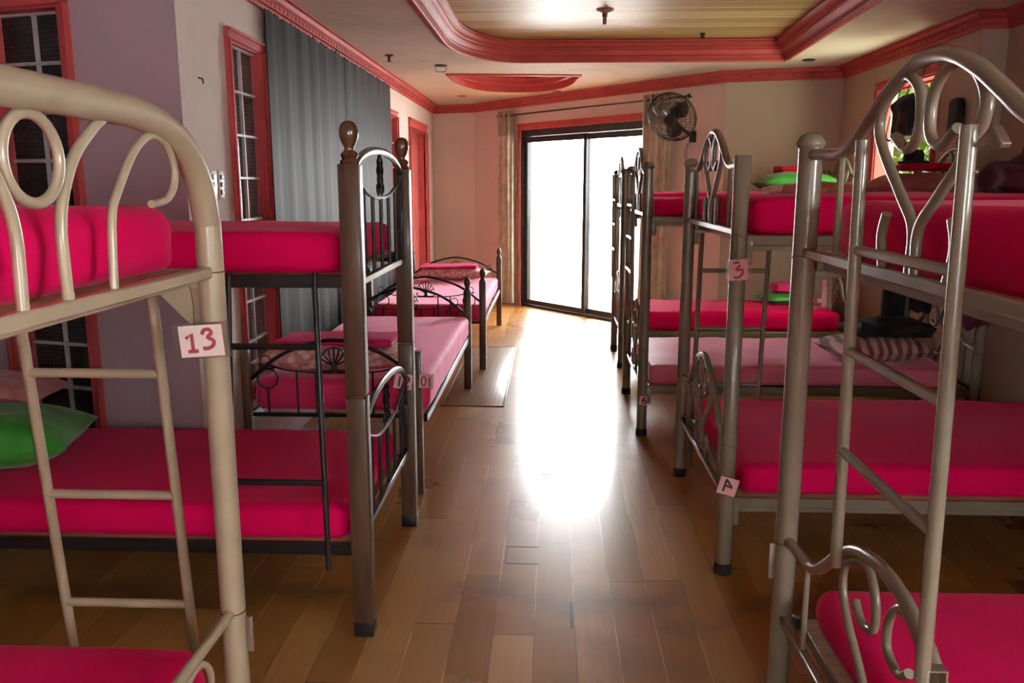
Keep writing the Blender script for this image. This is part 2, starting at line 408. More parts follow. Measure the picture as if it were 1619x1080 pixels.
def lathe(bm, prof, cx, cy, res=20):
    rings = []
    for r, z in prof:
        rings.append([bm.verts.new((cx + r * math.cos(2 * PI * k / res), cy + r * math.sin(2 * PI * k / res), z)) for k in range(res)])
    for a, b in zip(rings, rings[1:]):
        for k in range(res): bm.faces.new((a[k], a[(k + 1) % res], b[(k + 1) % res], b[k]))
    bm.faces.new(rings[0][::-1]); bm.faces.new(rings[-1]); return bm

def prism(bm, poly, z0, z1):
    a = [bm.verts.new((x, y, z0)) for x, y in poly]; b = [bm.verts.new((x, y, z1)) for x, y in poly]
    bm.faces.new(a[::-1]); bm.faces.new(b); n = len(poly)
    for i in range(n): bm.faces.new((a[i], a[(i + 1) % n], b[(i + 1) % n], b[i]))
    return bm

def wall(name, p0, p1, z0, z1, holes, thick, mat):
    """vertical wall from p0 to p1; room on the right-hand side of p0->p1 if thick>0 pushes left"""
    p0, p1 = Vector(p0), Vector(p1); d = p1 - p0; L = d.length; d.normalize(); nrm = Vector((-d.y, d.x)) 
    ss = sorted({0.0, L, *[h[0] for h in holes], *[h[1] for h in holes]}); zs = sorted({z0, z1, *[h[2] for h in holes], *[h[3] for h in holes]})
    bm = new(); V = {}
    def v(s, z):
        if (s, z) not in V: V[(s, z)] = bm.verts.new((p0.x + d.x * s, p0.y + d.y * s, z))
        return V[(s, z)]
    for s0, s1 in zip(ss, ss[1:]):
        for a, b in zip(zs, zs[1:]):
            if any(h[0] <= s0 + 1e-6 and s1 <= h[1] + 1e-6 and h[2] <= a + 1e-6 and b <= h[3] + 1e-6 for h in holes): continue
            bm.faces.new((v(s0, a), v(s1, a), v(s1, b), v(s0, b)))
    r = bmesh.ops.extrude_face_region(bm, geom=bm.faces[:])
    vs = [e for e in r['geom'] if isinstance(e, bmesh.types.BMVert)]
    bmesh.ops.translate(bm, verts=vs, vec=(nrm.x * thick, nrm.y * thick, 0))
    return struct(name, bm, mat)

def sweep(bm, path, prof, closed=False):
    """profile (out, z) swept along a 2-D path; 'out' is to the right of the path direction, mitred"""
    P = [Vector(p) for p in path]; n = len(P); rings = []
    for i in range(n):
        if closed: a, b, c = P[i - 1], P[i], P[(i + 1) % n]
        else: a, b, c = P[max(i - 1, 0)], P[i], P[min(i + 1, n - 1)]
        d1 = (b - a) if (b - a).length > 1e-9 else (c - b); d2 = (c - b) if (c - b).length > 1e-9 else (b - a)
        d1.normalize(); d2.normalize()
        n1 = Vector((d1.y, -d1.x)); n2 = Vector((d2.y, -d2.x)); mi = (n1 + n2).normalized(); k = 1 / max(0.3, mi.dot(n1))
        rings.append([bm.verts.new((b.x + mi.x * k * o, b.y + mi.y * k * o, z)) for o, z in prof])
    m = len(prof)
    for i in range(n if closed else n - 1):
        a, b = rings[i], rings[(i + 1) % n]
        for k in range(m): bm.faces.new((a[k], a[(k + 1) % m], b[(k + 1) % m], b[k]))
    if not closed: bm.faces.new(rings[0][::-1]); bm.faces.new(rings[-1])
    return bm

def slab(x0, x1, y0, y1, z0, z1, rad=0.05, seed=0, amp=0.006, crown=0.012, wr=0.004, n=(34, 22, 8)):
    """a foam mattress in a fitted sheet: rounded, slightly crowned, gently wrinkled"""
    bm = new(); sx, sy, sz = x1 - x0, y1 - y0, z1 - z0; c = Vector(((x0 + x1) / 2, (y0 + y1) / 2, (z0 + z1) / 2))
    nx, ny, nz = n; V = {}
    def dense(k, m): # denser near the ends
        t = k / m * 2 - 1; return math.copysign(abs(t) ** 0.72, t) if t else 0
    def v(i, j, k):
        if (i, j, k) not in V:
            p = Vector((dense(i, nx) * sx / 2, dense(j, ny) * sy / 2, (k / nz * 2 - 1) * sz / 2))
            r = min(rad, sz * 0.48)
            q = Vector((max(-sx / 2 + r, min(sx / 2 - r, p.x)), max(-sy / 2 + r, min(sy / 2 - r, p.y)), max(-sz / 2 + r * 0.9, min(sz / 2 - r * 0.9, p.z))))
            d = p - q
            if d.length > 1e-9: p = q + d.normalized() * min(d.length, r)
            V[(i, j, k)] = bm.verts.new(p + c)
        return V[(i, j, k)]
    for i in range(nx):
        for j in range(ny):
            bm.faces.new((v(i, j, 0), v(i, j + 1, 0), v(i + 1, j + 1, 0), v(i + 1, j, 0)))
            bm.faces.new((v(i, j, nz), v(i + 1, j, nz), v(i + 1, j + 1, nz), v(i, j + 1, nz)))
    for i in range(nx):
        for k in range(nz):
            bm.faces.new((v(i, 0, k), v(i + 1, 0, k), v(i + 1, 0, k + 1), v(i, 0, k + 1)))
            bm.faces.new((v(i, ny, k), v(i, ny, k + 1), v(i + 1, ny, k + 1), v(i + 1, ny, k)))
    for j in range(ny):
        for k in range(nz):
            bm.faces.new((v(0, j, k), v(0, j, k + 1), v(0, j + 1, k + 1), v(0, j + 1, k)))
            bm.faces.new((v(nx, j, k), v(nx, j + 1, k), v(nx, j + 1, k + 1), v(nx, j, k + 1)))
    off = Vector((seed * 3.1, seed * 1.7, seed * 0.9))
    for w in bm.verts:
        p = w.co; u = (p.x - c.x) / (sx / 2); t = (p.y - c.y) / (sy / 2); h = (p.z - z0) / sz
        top = max(0, h - 0.5) * 2
        p.z += top * (crown * (1 - u * u) * (1 - t * t) + amp * noise.noise(p * 2.2 + off) + wr * noise.noise(Vector((p.x * 9, p.y * 4, seed)))) 
        k = noise.noise(Vector((p.x * 5, p.y * 5, h * 2.5)) + off) * amp
        if h < 0.999 or sz < 0.06: p.x += k * abs(u) ** 8; p.y += k * abs(t) ** 8
        if h < 0.12: p.z += 0.003 * noise.noise(p * 7 + off) * (1 if h > 0 else 0)
    return bm

def pillow(cx, cy, z0, L, W, T, rot=0.0, seed=0, tilt=(0, 0), crumple=0.012, n=26):
    bm = new(); rings = {}
    R = Matrix.Rotation(rot, 4, 'Z') @ Matrix.Rotation(tilt[0], 4, 'Y') @ Matrix.Rotation(tilt[1], 4, 'X')
    off = Vector((seed * 2.3, seed, 0))
    for s in (1, -1):
        for i in range(n + 1):
            for j in range(n + 1):
                u, v = i / n * 2 - 1, j / n * 2 - 1
                edge = (1 - u ** 2 * 0.97) ** 0.5 * (1 - v ** 2 * 0.97) ** 0.5
                e = max(0, (1 - abs(u) ** 3.2)) ** 0.55 * max(0, (1 - abs(v) ** 3.2)) ** 0.55
                px = u * L / 2 * (1 - 0.07 * (1 - v * v)); py = v * W / 2 * (1 - 0.07 * (1 - u * u))
                z = s * T / 2 * e * (0.94 if s > 0 else 0.8)
                q = Vector((px, py, z)); q.z += crumple * e * noise.noise(q * 7 + off) + crumple * 0.6 * e * noise.noise(q * 16 + off)
                if s > 0 or (0 < i < n and 0 < j < n): rings[(s, i, j)] = bm.verts.new(q)
                else: rings[(s, i, j)] = rings[(1, i, j)]
        for i in range(n):
            for j in range(n):
                f = [rings[(s, i, j)], rings[(s, i + 1, j)], rings[(s, i + 1, j + 1)], rings[(s, i, j + 1)]]
                try: bm.faces.new(f if s > 0 else f[::-1])
                except ValueError: pass
    bm.transform(R)
    zmin = min(v.co.z for v in bm.verts)
    bmesh.ops.translate(bm, verts=bm.verts, vec=(cx, cy, z0 - zmin)); return bm

def cloth_fold(x0, x1, y0, y1, z0, z1, seed=0, rough=0.012):
    """a folded cloth lying flat"""
    return slab(x0, x1, y0, y1, z0, z1, rad=(z1 - z0) * 0.48, seed=seed, amp=rough * 1.8, crown=0.006, wr=rough * 0.9, n=(22, 22, 4))

def hanging(x, y0, y1, z0, z1, th, seed=0, sway=0.015, hem=0.03, axis='Y', n=(24, 30)):
    """cloth hanging in a plane, th thick at the folds"""
    bm = new(); nu, nv = n; V = {}
    for s in (0, 1):
        for i in range(nu + 1):
            for j in range(nv + 1):
                u, v = i / nu, j / nv
                a = y0 + (y1 - y0) * u
                z = z0 + hem * noise.noise(Vector((u * 3, seed, 0))) * (1 - v) + (z1 - z0) * v
                w = sway * (0.35 + 0.65 * (1 - v)) * math.sin(u * 13 + seed + 0.6 * math.sin(v * 4)) + sway * 0.5 * noise.noise(Vector((u * 5, v * 3, seed)))
                w += (s - 0.5) * th
                V[(s, i, j)] = bm.verts.new((x + w, a, z) if axis == 'Y' else (a, x + w, z))
    for i in range(nu):
        for j in range(nv):
            for s in (0, 1):
                bm.faces.new((V[(s, i, j)], V[(s, i + 1, j)], V[(s, i + 1, j + 1)], V[(s, i, j + 1)]))
    for i in range(nu):
        for j in (0, nv): bm.faces.new((V[(0, i, j)], V[(0, i + 1, j)], V[(1, i + 1, j)], V[(1, i, j)]))
    for j in range(nv):
        for i in (0, nu): bm.faces.new((V[(0, i, j)], V[(0, i, j + 1)], V[(1, i, j + 1)], V[(1, i, j)]))
    return bm

def curtain(p0, p1, z0, z1, nfold, depth, seed=0, ztop_jag=0.0, th=0.006, pinch=0.0, nv=14):
    """pleated curtain between two floor points"""
    p0, p1 = Vector(p0), Vector(p1); d = (p1 - p0); L = d.length; d.normalize(); nr = Vector((d.y, -d.x))
    nu = nfold * 10; bm = new(); V = {}
    for s in (0, 1):
        for i in range(nu + 1):
            for j in range(nv + 1):
                u, v = i / nu, j / nv
                ph = u * nfold * 2 * PI + 1.2 * noise.noise(Vector((u * nfold * 0.6, seed, 0)))
                amp = depth * (0.55 + 0.45 * noise.noise(Vector((u * nfold * 0.8, seed + 5, v * 0.8))) ) * (1 - 0.25 * v)
                off = amp * math.sin(ph) + 0.3 * amp * math.sin(2.3 * ph + v * 1.5 + seed) + (s - 0.5) * th
                a = L * (0.5 + (u - 0.5) * (1 - pinch * math.sin(v * PI)))
                z = z0 + (z1 - z0) * v
                if j == nv: z += ztop_jag * noise.noise(Vector((u * nfold * 7, seed, 3)))
                q = p0 + d * a + nr * (off + depth)
                V[(s, i, j)] = bm.verts.new((q.x, q.y, z))
    for i in range(nu):
        for j in range(nv):
            for s in (0, 1): bm.faces.new((V[(s, i, j)], V[(s, i + 1, j)], V[(s, i + 1, j + 1)], V[(s, i, j + 1)]))
    for i in range(nu):
        for j in (0, nv): bm.faces.new((V[(0, i, j)], V[(0, i + 1, j)], V[(1, i + 1, j)], V[(1, i, j)]))
    for j in range(nv):
        for i in (0, nu): bm.faces.new((V[(0, i, j)], V[(0, i, j + 1)], V[(1, i, j + 1)], V[(1, i, j)]))
    return bm
# ------------------------------------------------------------------ the room
ZC, ZB = 2.525, 2.425           # ceiling, bottom of cornice
A = (-1.56, 11.42); AB = (-1.0, 11.27); BC = (1.62, 8.10); CR = (2.60, 7.86)
R1c = (2.60, 5.45); R2c = (2.76, 5.45); RR = (2.76, -2.4); RL = (-3.05, -2.4); LW = (-3.05, 3.99); LC = (-1.56, 3.60)
T = 0.14
f = new(); box(f, -3.4, 3.1, -2.7, 11.6, -0.12, 0.0)
fl = struct('floor', f, 'floor')
bm = new()
for (x0, x1, y0, y1) in ((-.167, -.035, 3.15, 3.31), (-.03, .105, 4.21, 4.36)):
    for (a, b, c, d) in ((x0, x1, y0 - .002, y0 + .002), (x0, x1, y1 - .0015, y1 + .0015), (x0 - .0015, x0 + .0015, y0, y1)): box(bm, a, b, c, d, .0002, .0012)
part('board_gap', bm, 'black', fl)
bm = new(); box(bm, .082, .094, 2.66, 2.84, .0002, .0012); part('board_gap', bm, 'black', fl)
def seglen(a, b): return math.hypot(b[0] - a[0], b[1] - a[1])
def at(a, b, s):
    L = seglen(a, b); return (a[0] + (b[0] - a[0]) * s / L, a[1] + (b[1] - a[1]) * s / L)
WT = 2.70
# left wall: window 2 (Y 4.13-4.72), window 3 (8.32-8.60), inner door (9.42-10.62)
def sl(y): return y - LC[1]
wl = wall('wall_left', LC, A, 0, WT, [(sl(4.18), sl(4.60), 0.45, 2.19), (sl(8.27), sl(8.62), 0.45, 2.17), (sl(9.50), sl(10.62), 0.0, 2.13)], 0.16, 'wall_white')
for v in wl.data.vertices:
    if abs(v.co.y - LC[1]) < 1e-4 and v.co.x < LC[0] - .1: v.co.y += .075
# bay wall with window 1
bl = seglen(LW, LC); bu = Vector((LC[0] - LW[0], LC[1] - LW[1])).normalized()
w1a, w1b = bl - 1.02, bl - 0.60
wb = wall('wall_bay', LW, LC, 0, WT, [(w1a, w1b, 0.30, 2.27)], 0.14, 'wall_lilac')
for v in wb.data.vertices:
    if v.co.y > LC[1] + .1 and v.co.x > -1.6: v.co.x = -1.61; v.co.y = 3.76
wall('wall_outer_left', RL, LW, 0, WT, [], 0.14, 'wall_lilac')
wall('wall_alcove', A, AB, 0, WT, [], 0.14, 'wall')
# door wall
BL = seglen(AB, BC); bd = Vector((BC[0] - AB[0], BC[1] - AB[1])).normalized(); bn = Vector((bd.y, -bd.x))   # bn points into the room
def sB(X): return (X - AB[0]) / bd.x
DA, DB = sB(-0.37), sB(1.06)
wall('wall_back', AB, BC, 0, WT, [(DA, DB, 0.0, 2.15)], 0.16, 'wall')
wall('wall_back_right', BC, CR, 0, WT, [], 0.14, 'wall_beige')
rl = seglen(CR, R1c)
wall('wall_right', CR, R1c, 0, WT, [(CR[1] - 7.0, CR[1] - 5.98, 0.95, 2.24)], 0.14, 'wall_beige')
wall('wall_right_return', (R1c[0] + .002, R1c[1] - .006), (R2c[0] + 0.1, R2c[1] - .006), 0, WT, [], 0.1, 'wall_beige')
wall('wall_right_near', R2c, RR, 0, WT, [(R2c[1] + .1, R2c[1] + 1.45, 1.35, 2.10)], 0.14, 'wall_beige')  # unseen opening added for fill light from the right
wall('wall_front', RR, RL, 0, WT, [(1.8, 2.75, 1.15, 1.55)], 0.14, 'wall')  # opening added behind the camera to let fill light in

# ceiling with two openings
TRAY = []
xl, xr, yf, yn = -0.775, 1.93, 7.30, 1.2
def arc(cx, cy, rx, ry, a0, a1, n): return [(cx + rx * math.cos(math.radians(a0 + (a1 - a0) * k / n)), cy + ry * math.sin(math.radians(a0 + (a1 - a0) * k / n))) for k in range(n + 1)]
TRAY = [(xl, yn), (xr - 0.30, yn), (xr, yf)] + arc(xl + 0.55, yf - 1.05, 0.55, 1.05, 90, 180, 12)
MED = [(-0.97, 8.17), (0.27, 8.30)]
for k in range(1, 20):
    a = PI * k / 20; c, s = math.cos(a), math.sin(a)
    MED.append((-0.36 + 0.615 * math.copysign(abs(c) ** 0.8, c), 8.22 + 1.42 * abs(s) ** 0.8))
bm = new()
def loop(bm, pts, z):
    vs = [bm.verts.new((x, y, z)) for x, y in pts]; return [bm.edges.new((vs[i], vs[(i + 1) % len(vs)])) for i in range(len(vs))]
ed = loop(bm, [(-3.25, -2.6), (2.95, -2.6), (2.95, 11.6), (-3.25, 11.6)], ZC) + loop(bm, TRAY, ZC) + loop(bm, MED, ZC)
bmesh.ops.triangle_fill(bm, use_beauty=True, use_dissolve=False, edges=ed)
r = bmesh.ops.extrude_face_region(bm, geom=bm.faces[:])
bmesh.ops.translate(bm, verts=[e for e in r['geom'] if isinstance(e, bmesh.types.BMVert)], vec=(0, 0, 0.06))
ce = struct('ceiling', bm, 'ceiling')
bm = new(); box(bm, xl - 0.15, xr + 0.15, yn - 0.15, yf + 0.15, 2.675, 2.735); struct('plank_panel', bm, 'planks', ce)
# tray moulding (ccw loop: outside is right of the direction, so 'out' is negative inward)
prof = [(0.012, ZC + -0.02), (-0.01, ZC + -0.03), (-0.018, ZC + -0.024), (-0.02, ZC + -0.01), (-0.012, ZC + -0.006), (-0.016, ZC + 0.008), (-0.028, ZC + 0.01), (-0.036, ZC + 0.018), (-0.032, ZC + 0.026), (-0.04, ZC + 0.034), (-0.052, ZC + 0.048), (-0.058, ZC + 0.062), (-0.054, ZC + 0.068), (-0.066, ZC + 0.076), (-0.074, ZC + 0.08), (-0.072, ZC + 0.092), (-0.084, ZC + 0.098), (-0.096, ZC + 0.102), (-0.104, ZC + 0.114), (-0.098, ZC + 0.124), (-0.104, ZC + 0.134), (-0.092, ZC + 0.15), (0.045, ZC + 0.152), (0.045, ZC - 0.004), (0.03, ZC - 0.014)]
bm = new(); sweep(bm, TRAY, prof, closed=True)
struct('trim_1', bm, 'trim')
# shell-shaped recess
bm = new(); sweep(bm, MED, [(0.02, ZC - 0.012), (-0.004, ZC - 0.02), (-0.004, ZC + 0.05), (-0.05, ZC + 0.055), (-0.055, ZC + 0.10), (-0.10, ZC + 0.105), (-0.105, ZC + 0.15), (-0.02, ZC + 0.16), (0.02, ZC + 0.06)], closed=True)
prism(bm, [(-0.36 + (x + 0.36) * 0.97, 8.8 + (y - 8.8) * 0.97) for x, y in MED], ZC + 0.15, ZC + 0.17)
struct('trim_2', bm, 'trim')
# cornice round the walls; room on the right of the path
cp = [(0, ZB), (0.016, ZB), (0.018, ZB + 0.022), (0.03, ZB + 0.028), (0.034, ZB + 0.055), (0.055, ZB + 0.066), (0.062, ZB + 0.09), (0.08, ZB + 0.094), (0.08, ZC), (0, ZC)]
bm = new(); sweep(bm, [LW, LC, A, AB, BC, CR, R1c, R2c, RR], cp)
# dentils along the cornice
def dentils(a, b, gap=0.075):
    L = seglen(a, b); d = Vector((b[0] - a[0], b[1] - a[1])).normalized(); n = Vector((d.y, -d.x)); k = int(L / gap) - 1
    for i in range(1, k):
        c = Vector(a) + d * (i + 0.5) * L / (k + 1)
        bar(bm, (c.x + n.x * 0.03 - d.x * 0.018, c.y + n.y * 0.03 - d.y * 0.018, ZB + 0.045), (c.x + n.x * 0.03 + d.x * 0.018, c.y + n.y * 0.03 + d.y * 0.018, ZB + 0.045), 0.018, 0.02, bev=0.004)
dentils(LC, A); dentils(CR, R1c); dentils(R2c, (R2c[0], 2.0)); dentils(BC, CR)
struct('trim_3', bm, 'trim')
# skirting
bm = new(); sk = [(0, 0.001), (0.014, 0.001), (0.014, 0.085), (0.006, 0.10), (0, 0.10)]
sweep(bm, [RL, LW, LC, at(LC, A, sl(9.36))], sk); struct('baseboard_left', bm, 'wall_lilac')
bm = new(); sweep(bm, [at(AB, BC, DB + 0.09), BC, CR, R1c, R2c, RR], sk); struct('baseboard_right', bm, 'wall_beige')

# ---- windows: frame rectangle helper in a wall frame
def wframe(o, u, nrm, s0, s1, z0, z1, w, d, proud=0.02):
    """four boards round an opening; o origin, u along wall, nrm into the room"""
    bm = new(); o = Vector((*o, 0)); u = Vector((*u, 0)); n = Vector((*nrm, 0))
    c = n * (proud - d / 2)
    def seg(a, b): bar(bm, a, b, d if True else w, w, bev=0.004)
    def pt(s, z): return o + u * s + c + Vector((0, 0, z))
    for z in (z0 - w / 2, z1 + w / 2): bar(bm, pt(s0 - w, z), pt(s1 + w, z), d, w, bev=0.005)
    for s in (s0 - w / 2, s1 + w / 2): bar(bm, pt(s, z0), pt(s, z1), w, d, up=n, bev=0.005)
    # a raised lip
    c2 = n * (proud + 0.006)
    for z in (z0 - w * 0.8, z1 + w * 0.8): bar(bm, o + u * (s0 - w * 0.9) + c2 + Vector((0, 0, z)), o + u * (s1 + w * 0.9) + c2 + Vector((0, 0, z)), 0.012, w * 0.3, bev=0.003)
    for s in (s0 - w * 0.8, s1 + w * 0.8): bar(bm, o + u * s + c2 + Vector((0, 0, z0)), o + u * s + c2 + Vector((0, 0, z1)), w * 0.3, 0.012, up=n, bev=0.003)
    return bm

def window(num, o, u, nrm, s0, s1, z0, z1, cols, rows, glass, fw=0.05, depth=0.10, setback=0.08, mm='mullion', mw=0.013):
    U = Vector((*u, 0)); NN = Vector((*nrm, 0)); O = Vector((*o, 0))
    fr = struct('window_%d' % num, wframe(o, u, nrm, s0, s1, z0, z1, fw, 0.045), 'trim')
    # painted reveal
    bm = new()
    for s in (s0 + 0.006, s1 - 0.006): bar(bm, O + U * s - NN * (setback / 2 - 0.004) + Vector((0, 0, z0)), O + U * s - NN * (setback / 2 - 0.004) + Vector((0, 0, z1)), 0.012, setback, up=NN, bev=0)
    for z in (z0 + 0.006, z1 - 0.006): bar(bm, O + U * s0 - NN * (setback / 2 - 0.004) + Vector((0, 0, z)), O + U * s1 - NN * (setback / 2 - 0.004) + Vector((0, 0, z)), setback, 0.012, bev=0)
    part('reveal', bm, 'trim', fr)
    bm = new(); q = O - NN * setback
    bar(bm, q + U * (s0 + s1) / 2 + Vector((0, 0, z0 + 0.012)), q + U * (s0 + s1) / 2 + Vector((0, 0, z1 - 0.012)), s1 - s0 - 0.024, 0.006, up=NN, bev=0)
    part('pane', bm, glass, fr)
    bm = new(); q = O - NN * (setback - 0.01)
    for k in range(1, cols): bar(bm, q + U * (s0 + (s1 - s0) * k / cols) + Vector((0, 0, z0 + .012)), q + U * (s0 + (s1 - s0) * k / cols) + Vector((0, 0, z1 - .012)), mw, 0.02, up=NN, bev=0.002)
    for k in range(0, rows + 1):
        z = z0 + 0.015 + (z1 - z0 - 0.03) * k / rows
        bar(bm, q + U * (s0 + .012) + Vector((0, 0, z)), q + U * (s1 - .012) + Vector((0, 0, z)), 0.02, mw, bev=0.002)
    part('mullion', bm, mm, fr)
    return fr
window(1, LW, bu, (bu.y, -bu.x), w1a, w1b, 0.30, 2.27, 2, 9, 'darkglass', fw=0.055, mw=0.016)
window(2, LC, (0, 1), (1, 0), sl(4.18), sl(4.60), 0.45, 2.19, 2, 8, 'ribglass', fw=0.055, depth=0.10, setback=0.04)
window(3, LC, (0, 1), (1, 0), sl(8.27), sl(8.62), 0.45, 2.17, 2, 7, 'ribglass', fw=0.05, depth=0.10, setback=0.04)
# small right window: plain red frame, pane tint added to dim sky, leaves outside
window(4, (2.60, 7.0), (0, -1), (-1, 0), 0.0, 1.02, 0.95, 2.24, 2, 1, 'window_film', fw=0.055, depth=0.12, setback=0.10, mm='trim', mw=0.03)
# inner door in the left wall
fr = struct('door_2', wframe(LC, (0, 1), (1, 0), sl(9.50), sl(10.62), 0.03, 2.13, 0.10, 0.05), 'trim')
bm = new(); box(bm, -1.685, -1.65, 9.515, 10.605, 0.005, 2.12, 0.003); lf = part('door_leaf', bm, 'door_pink', fr)
bm = new()
for z0, z1 in ((0.2, 0.95), (1.1, 1.95)):
    for y0, y1 in ((9.65, 10.0), (10.12, 10.47)): box(bm, -1.652, -1.643, y0, y1, z0, z1, 0.006)
part('door_panel', bm, 'door_pink', lf)
bm = new()
for y in (9.506, 10.614): box(bm, -1.66, -1.575, y - 0.006, y + 0.006, 0, 2.13)
box(bm, -1.66, -1.575, 9.5, 10.62, 2.118, 2.13); part('reveal', bm, 'trim', fr)

# ---- sliding door in the angled back wall
def onB(s, out, z): return Vector((AB[0] + bd.x * s + bn.x * out, AB[1] + bd.y * s + bn.y * out, z))
def Bbar(bm, s0, s1, out0, out1, z0, z1, bev=0.003):
    bar(bm, onB(s0, (out0 + out1) / 2, (z0 + z1) / 2), onB(s1, (out0 + out1) / 2, (z0 + z1) / 2), abs(out1 - out0), z1 - z0, bev=bev)
bm = new(); Bbar(bm, DA - 0.045, DB + 0.045, -0.02, 0.018, 2.152, 2.225); Bbar(bm, DA - 0.045, DA - 0.002, -0.02, 0.018, 0, 2.15); Bbar(bm, DB + 0.002, DB + 0.045, -0.02, 0.018, 0, 2.15)
struct('trim_4', bm, 'trim')
bm = new()
Bbar(bm, DA, DB, -0.13, -0.01, 2.07, 2.15); Bbar(bm, DA, DB, -0.13, -0.01, 0.0, 0.028)
Bbar(bm, DA, DA + 0.055, -0.13, -0.01, 0.028, 2.07); Bbar(bm, DB - 0.055, DB, -0.13, -0.01, 0.028, 2.07)
sd = struct('door_1', bm, 'frame_dark')
mid = (DA + DB) / 2
mid = DA + 1.145
for (s0, s1, oo) in ((DA + 0.056, mid + 0.03, -0.045), (mid - 0.03, DB - 0.056, -0.09)):
    bm = new(); w = 0.052
    Bbar(bm, s0, s0 + w, oo - 0.018, oo + 0.018, 0.03, 2.068); Bbar(bm, s1 - w, s1, oo - 0.018, oo + 0.018, 0.03, 2.068)
    Bbar(bm, s0 + w, s1 - w, oo - 0.018, oo + 0.018, 0.03, 0.09); Bbar(bm, s0 + w, s1 - w, oo - 0.018, oo + 0.018, 2.0, 2.068)
    sash = part('sash', bm, 'frame_dark', sd)
    bm = new(); Bbar(bm, s0 + w - 0.003, s1 - w + 0.003, oo - 0.003, oo + 0.003, 0.088, 2.002, bev=0); part('glass_pane', bm, 'glass', sash)
# balcony
P0 = onB(-0.8, -0.165, 0); P1 = onB(BL + 1.6, -0.165, 0); P2 = onB(BL + 1.6, -2.2, 0); P3 = onB(-0.8, -2.2, 0)
bm = new(); prism(bm, [(p.x, p.y) for p in (P0, P1, P2, P3)], -0.15, -0.01); struct('floor_balcony', bm, 'balcony')
bm = new(); bar(bm, (P3.x, P3.y, 0.49), (P2.x, P2.y, 0.49), 0.12, 1.0, bev=0.01); struct('wall_balcony', bm, 'balcony_wall')
# added dark slabs behind the ribbed windows: panes darken except a sky gap
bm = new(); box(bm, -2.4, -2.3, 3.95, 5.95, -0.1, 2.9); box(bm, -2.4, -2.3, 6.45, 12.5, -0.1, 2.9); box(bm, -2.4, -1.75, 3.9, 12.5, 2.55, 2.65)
box(bm, -2.4, -2.3, 5.95, 6.45, 1.78, 2.9); box(bm, -2.4, -2.3, 5.95, 6.45, -0.1, 0.9); struct('wall_pane_mask', bm, 'outwall')
# ------------------------------------------------------------------ bunk beds of beige tube
def xz(X, pts, yc): return [(X, yc + u, z) for u, z in pts]
HEART = [(.012, 1.335), (.012, 1.42), (.07, 1.475), (.155, 1.545), (.205, 1.60), (.20, 1.645), (.15, 1.685), (.09, 1.698), (.035, 1.67), (.018, 1.625), (.028, 1.583), (.07, 1.565), (.125, 1.59)]
LHEART = [(.012, .33), (.02, .42), (.066, .48), (.17, .56), (.212, .615), (.207, .67), (.15, .71), (.083, .724), (.036, .681), (.03, .625), (.055, .603), (.10, .60), (.135, .625)]
def mir(p): return [(-u, z) for u, z in p]

def end_frame(t, X, y0, y1, mat, low=True):
    yc = (y0 + y1) / 2; hw = (y1 - y0) / 2; k = hw / 0.65
    def S(p): return [(u * k, z) for u, z in p]
    A1 = [(.65, 1.575), (.52, 1.572), (.42, 1.571), (.335, 1.592), (.26, 1.632), (.18, 1.674), (.09, 1.708), (0, 1.72)]
    A1 = A1 + [(-u, z) for u, z in A1[-2::-1]]
    bm = new(); tube(bm, xz(X, S(A1), yc), 0.0145, 12, 5); part('arch', bm, mat, t)
    for sg in (1, -1):
        bm = new(); tube(bm, xz(X, [(sg * u * k, z) for u, z in HEART], yc), 0.0105, 10, 6); part('scroll', bm, mat, t)
        bm = new(); tube(bm, xz(X, [(sg * u * k, z) for u, z in [(.135, 1.335), (.152, 1.385), (.150, 1.415), (.136, 1.444)]], yc), 0.010, 10, 4); part('stub', bm, mat, t)
        bm = new(); tube(bm, xz(X, [(sg * .415 * k, 1.335), (sg * .415 * k, 1.57)], yc), 0.0085, 8); part('upright', bm, mat, t)
    bm = new(); bar(bm, (X, y0, 1.328), (X, y1, 1.328), 0.026, 0.026, bev=0.004); part('end_rail', bm, mat, t)
    if not low: return
    A2 = [(.65, .535), (.56, .545), (.45, .553), (.385, .575), (.32, .62), (.25, .675), (.17, .722), (.08, .748), (0, .757)]
    A2 = A2 + [(-u, z) for u, z in A2[-2::-1]]
    bm = new(); tube(bm, xz(X, S(A2), yc), 0.0145, 12, 5); part('arch', bm, mat, t)
    for sg in (1, -1):
        bm = new(); tube(bm, xz(X, [(sg * u * k, z) for u, z in LHEART], yc), 0.0095, 10, 6); part('scroll', bm, mat, t)
        bm = new(); tube(bm, xz(X, [(sg * .14 * k, .31), (sg * .15 * k, .36), (sg * .14 * k, .42)], yc), 0.009, 10, 3); part('stub', bm, mat, t)
        bm = new(); tube(bm, xz(X, [(sg * .455 * k, .31), (sg * .455 * k, .552)], yc), 0.008, 8); part('upright', bm, mat, t)
    bm = new(); bar(bm, (X, y0, .31), (X, y1, .31), 0.024, 0.024, bev=0.004); part('end_rail', bm, mat, t)

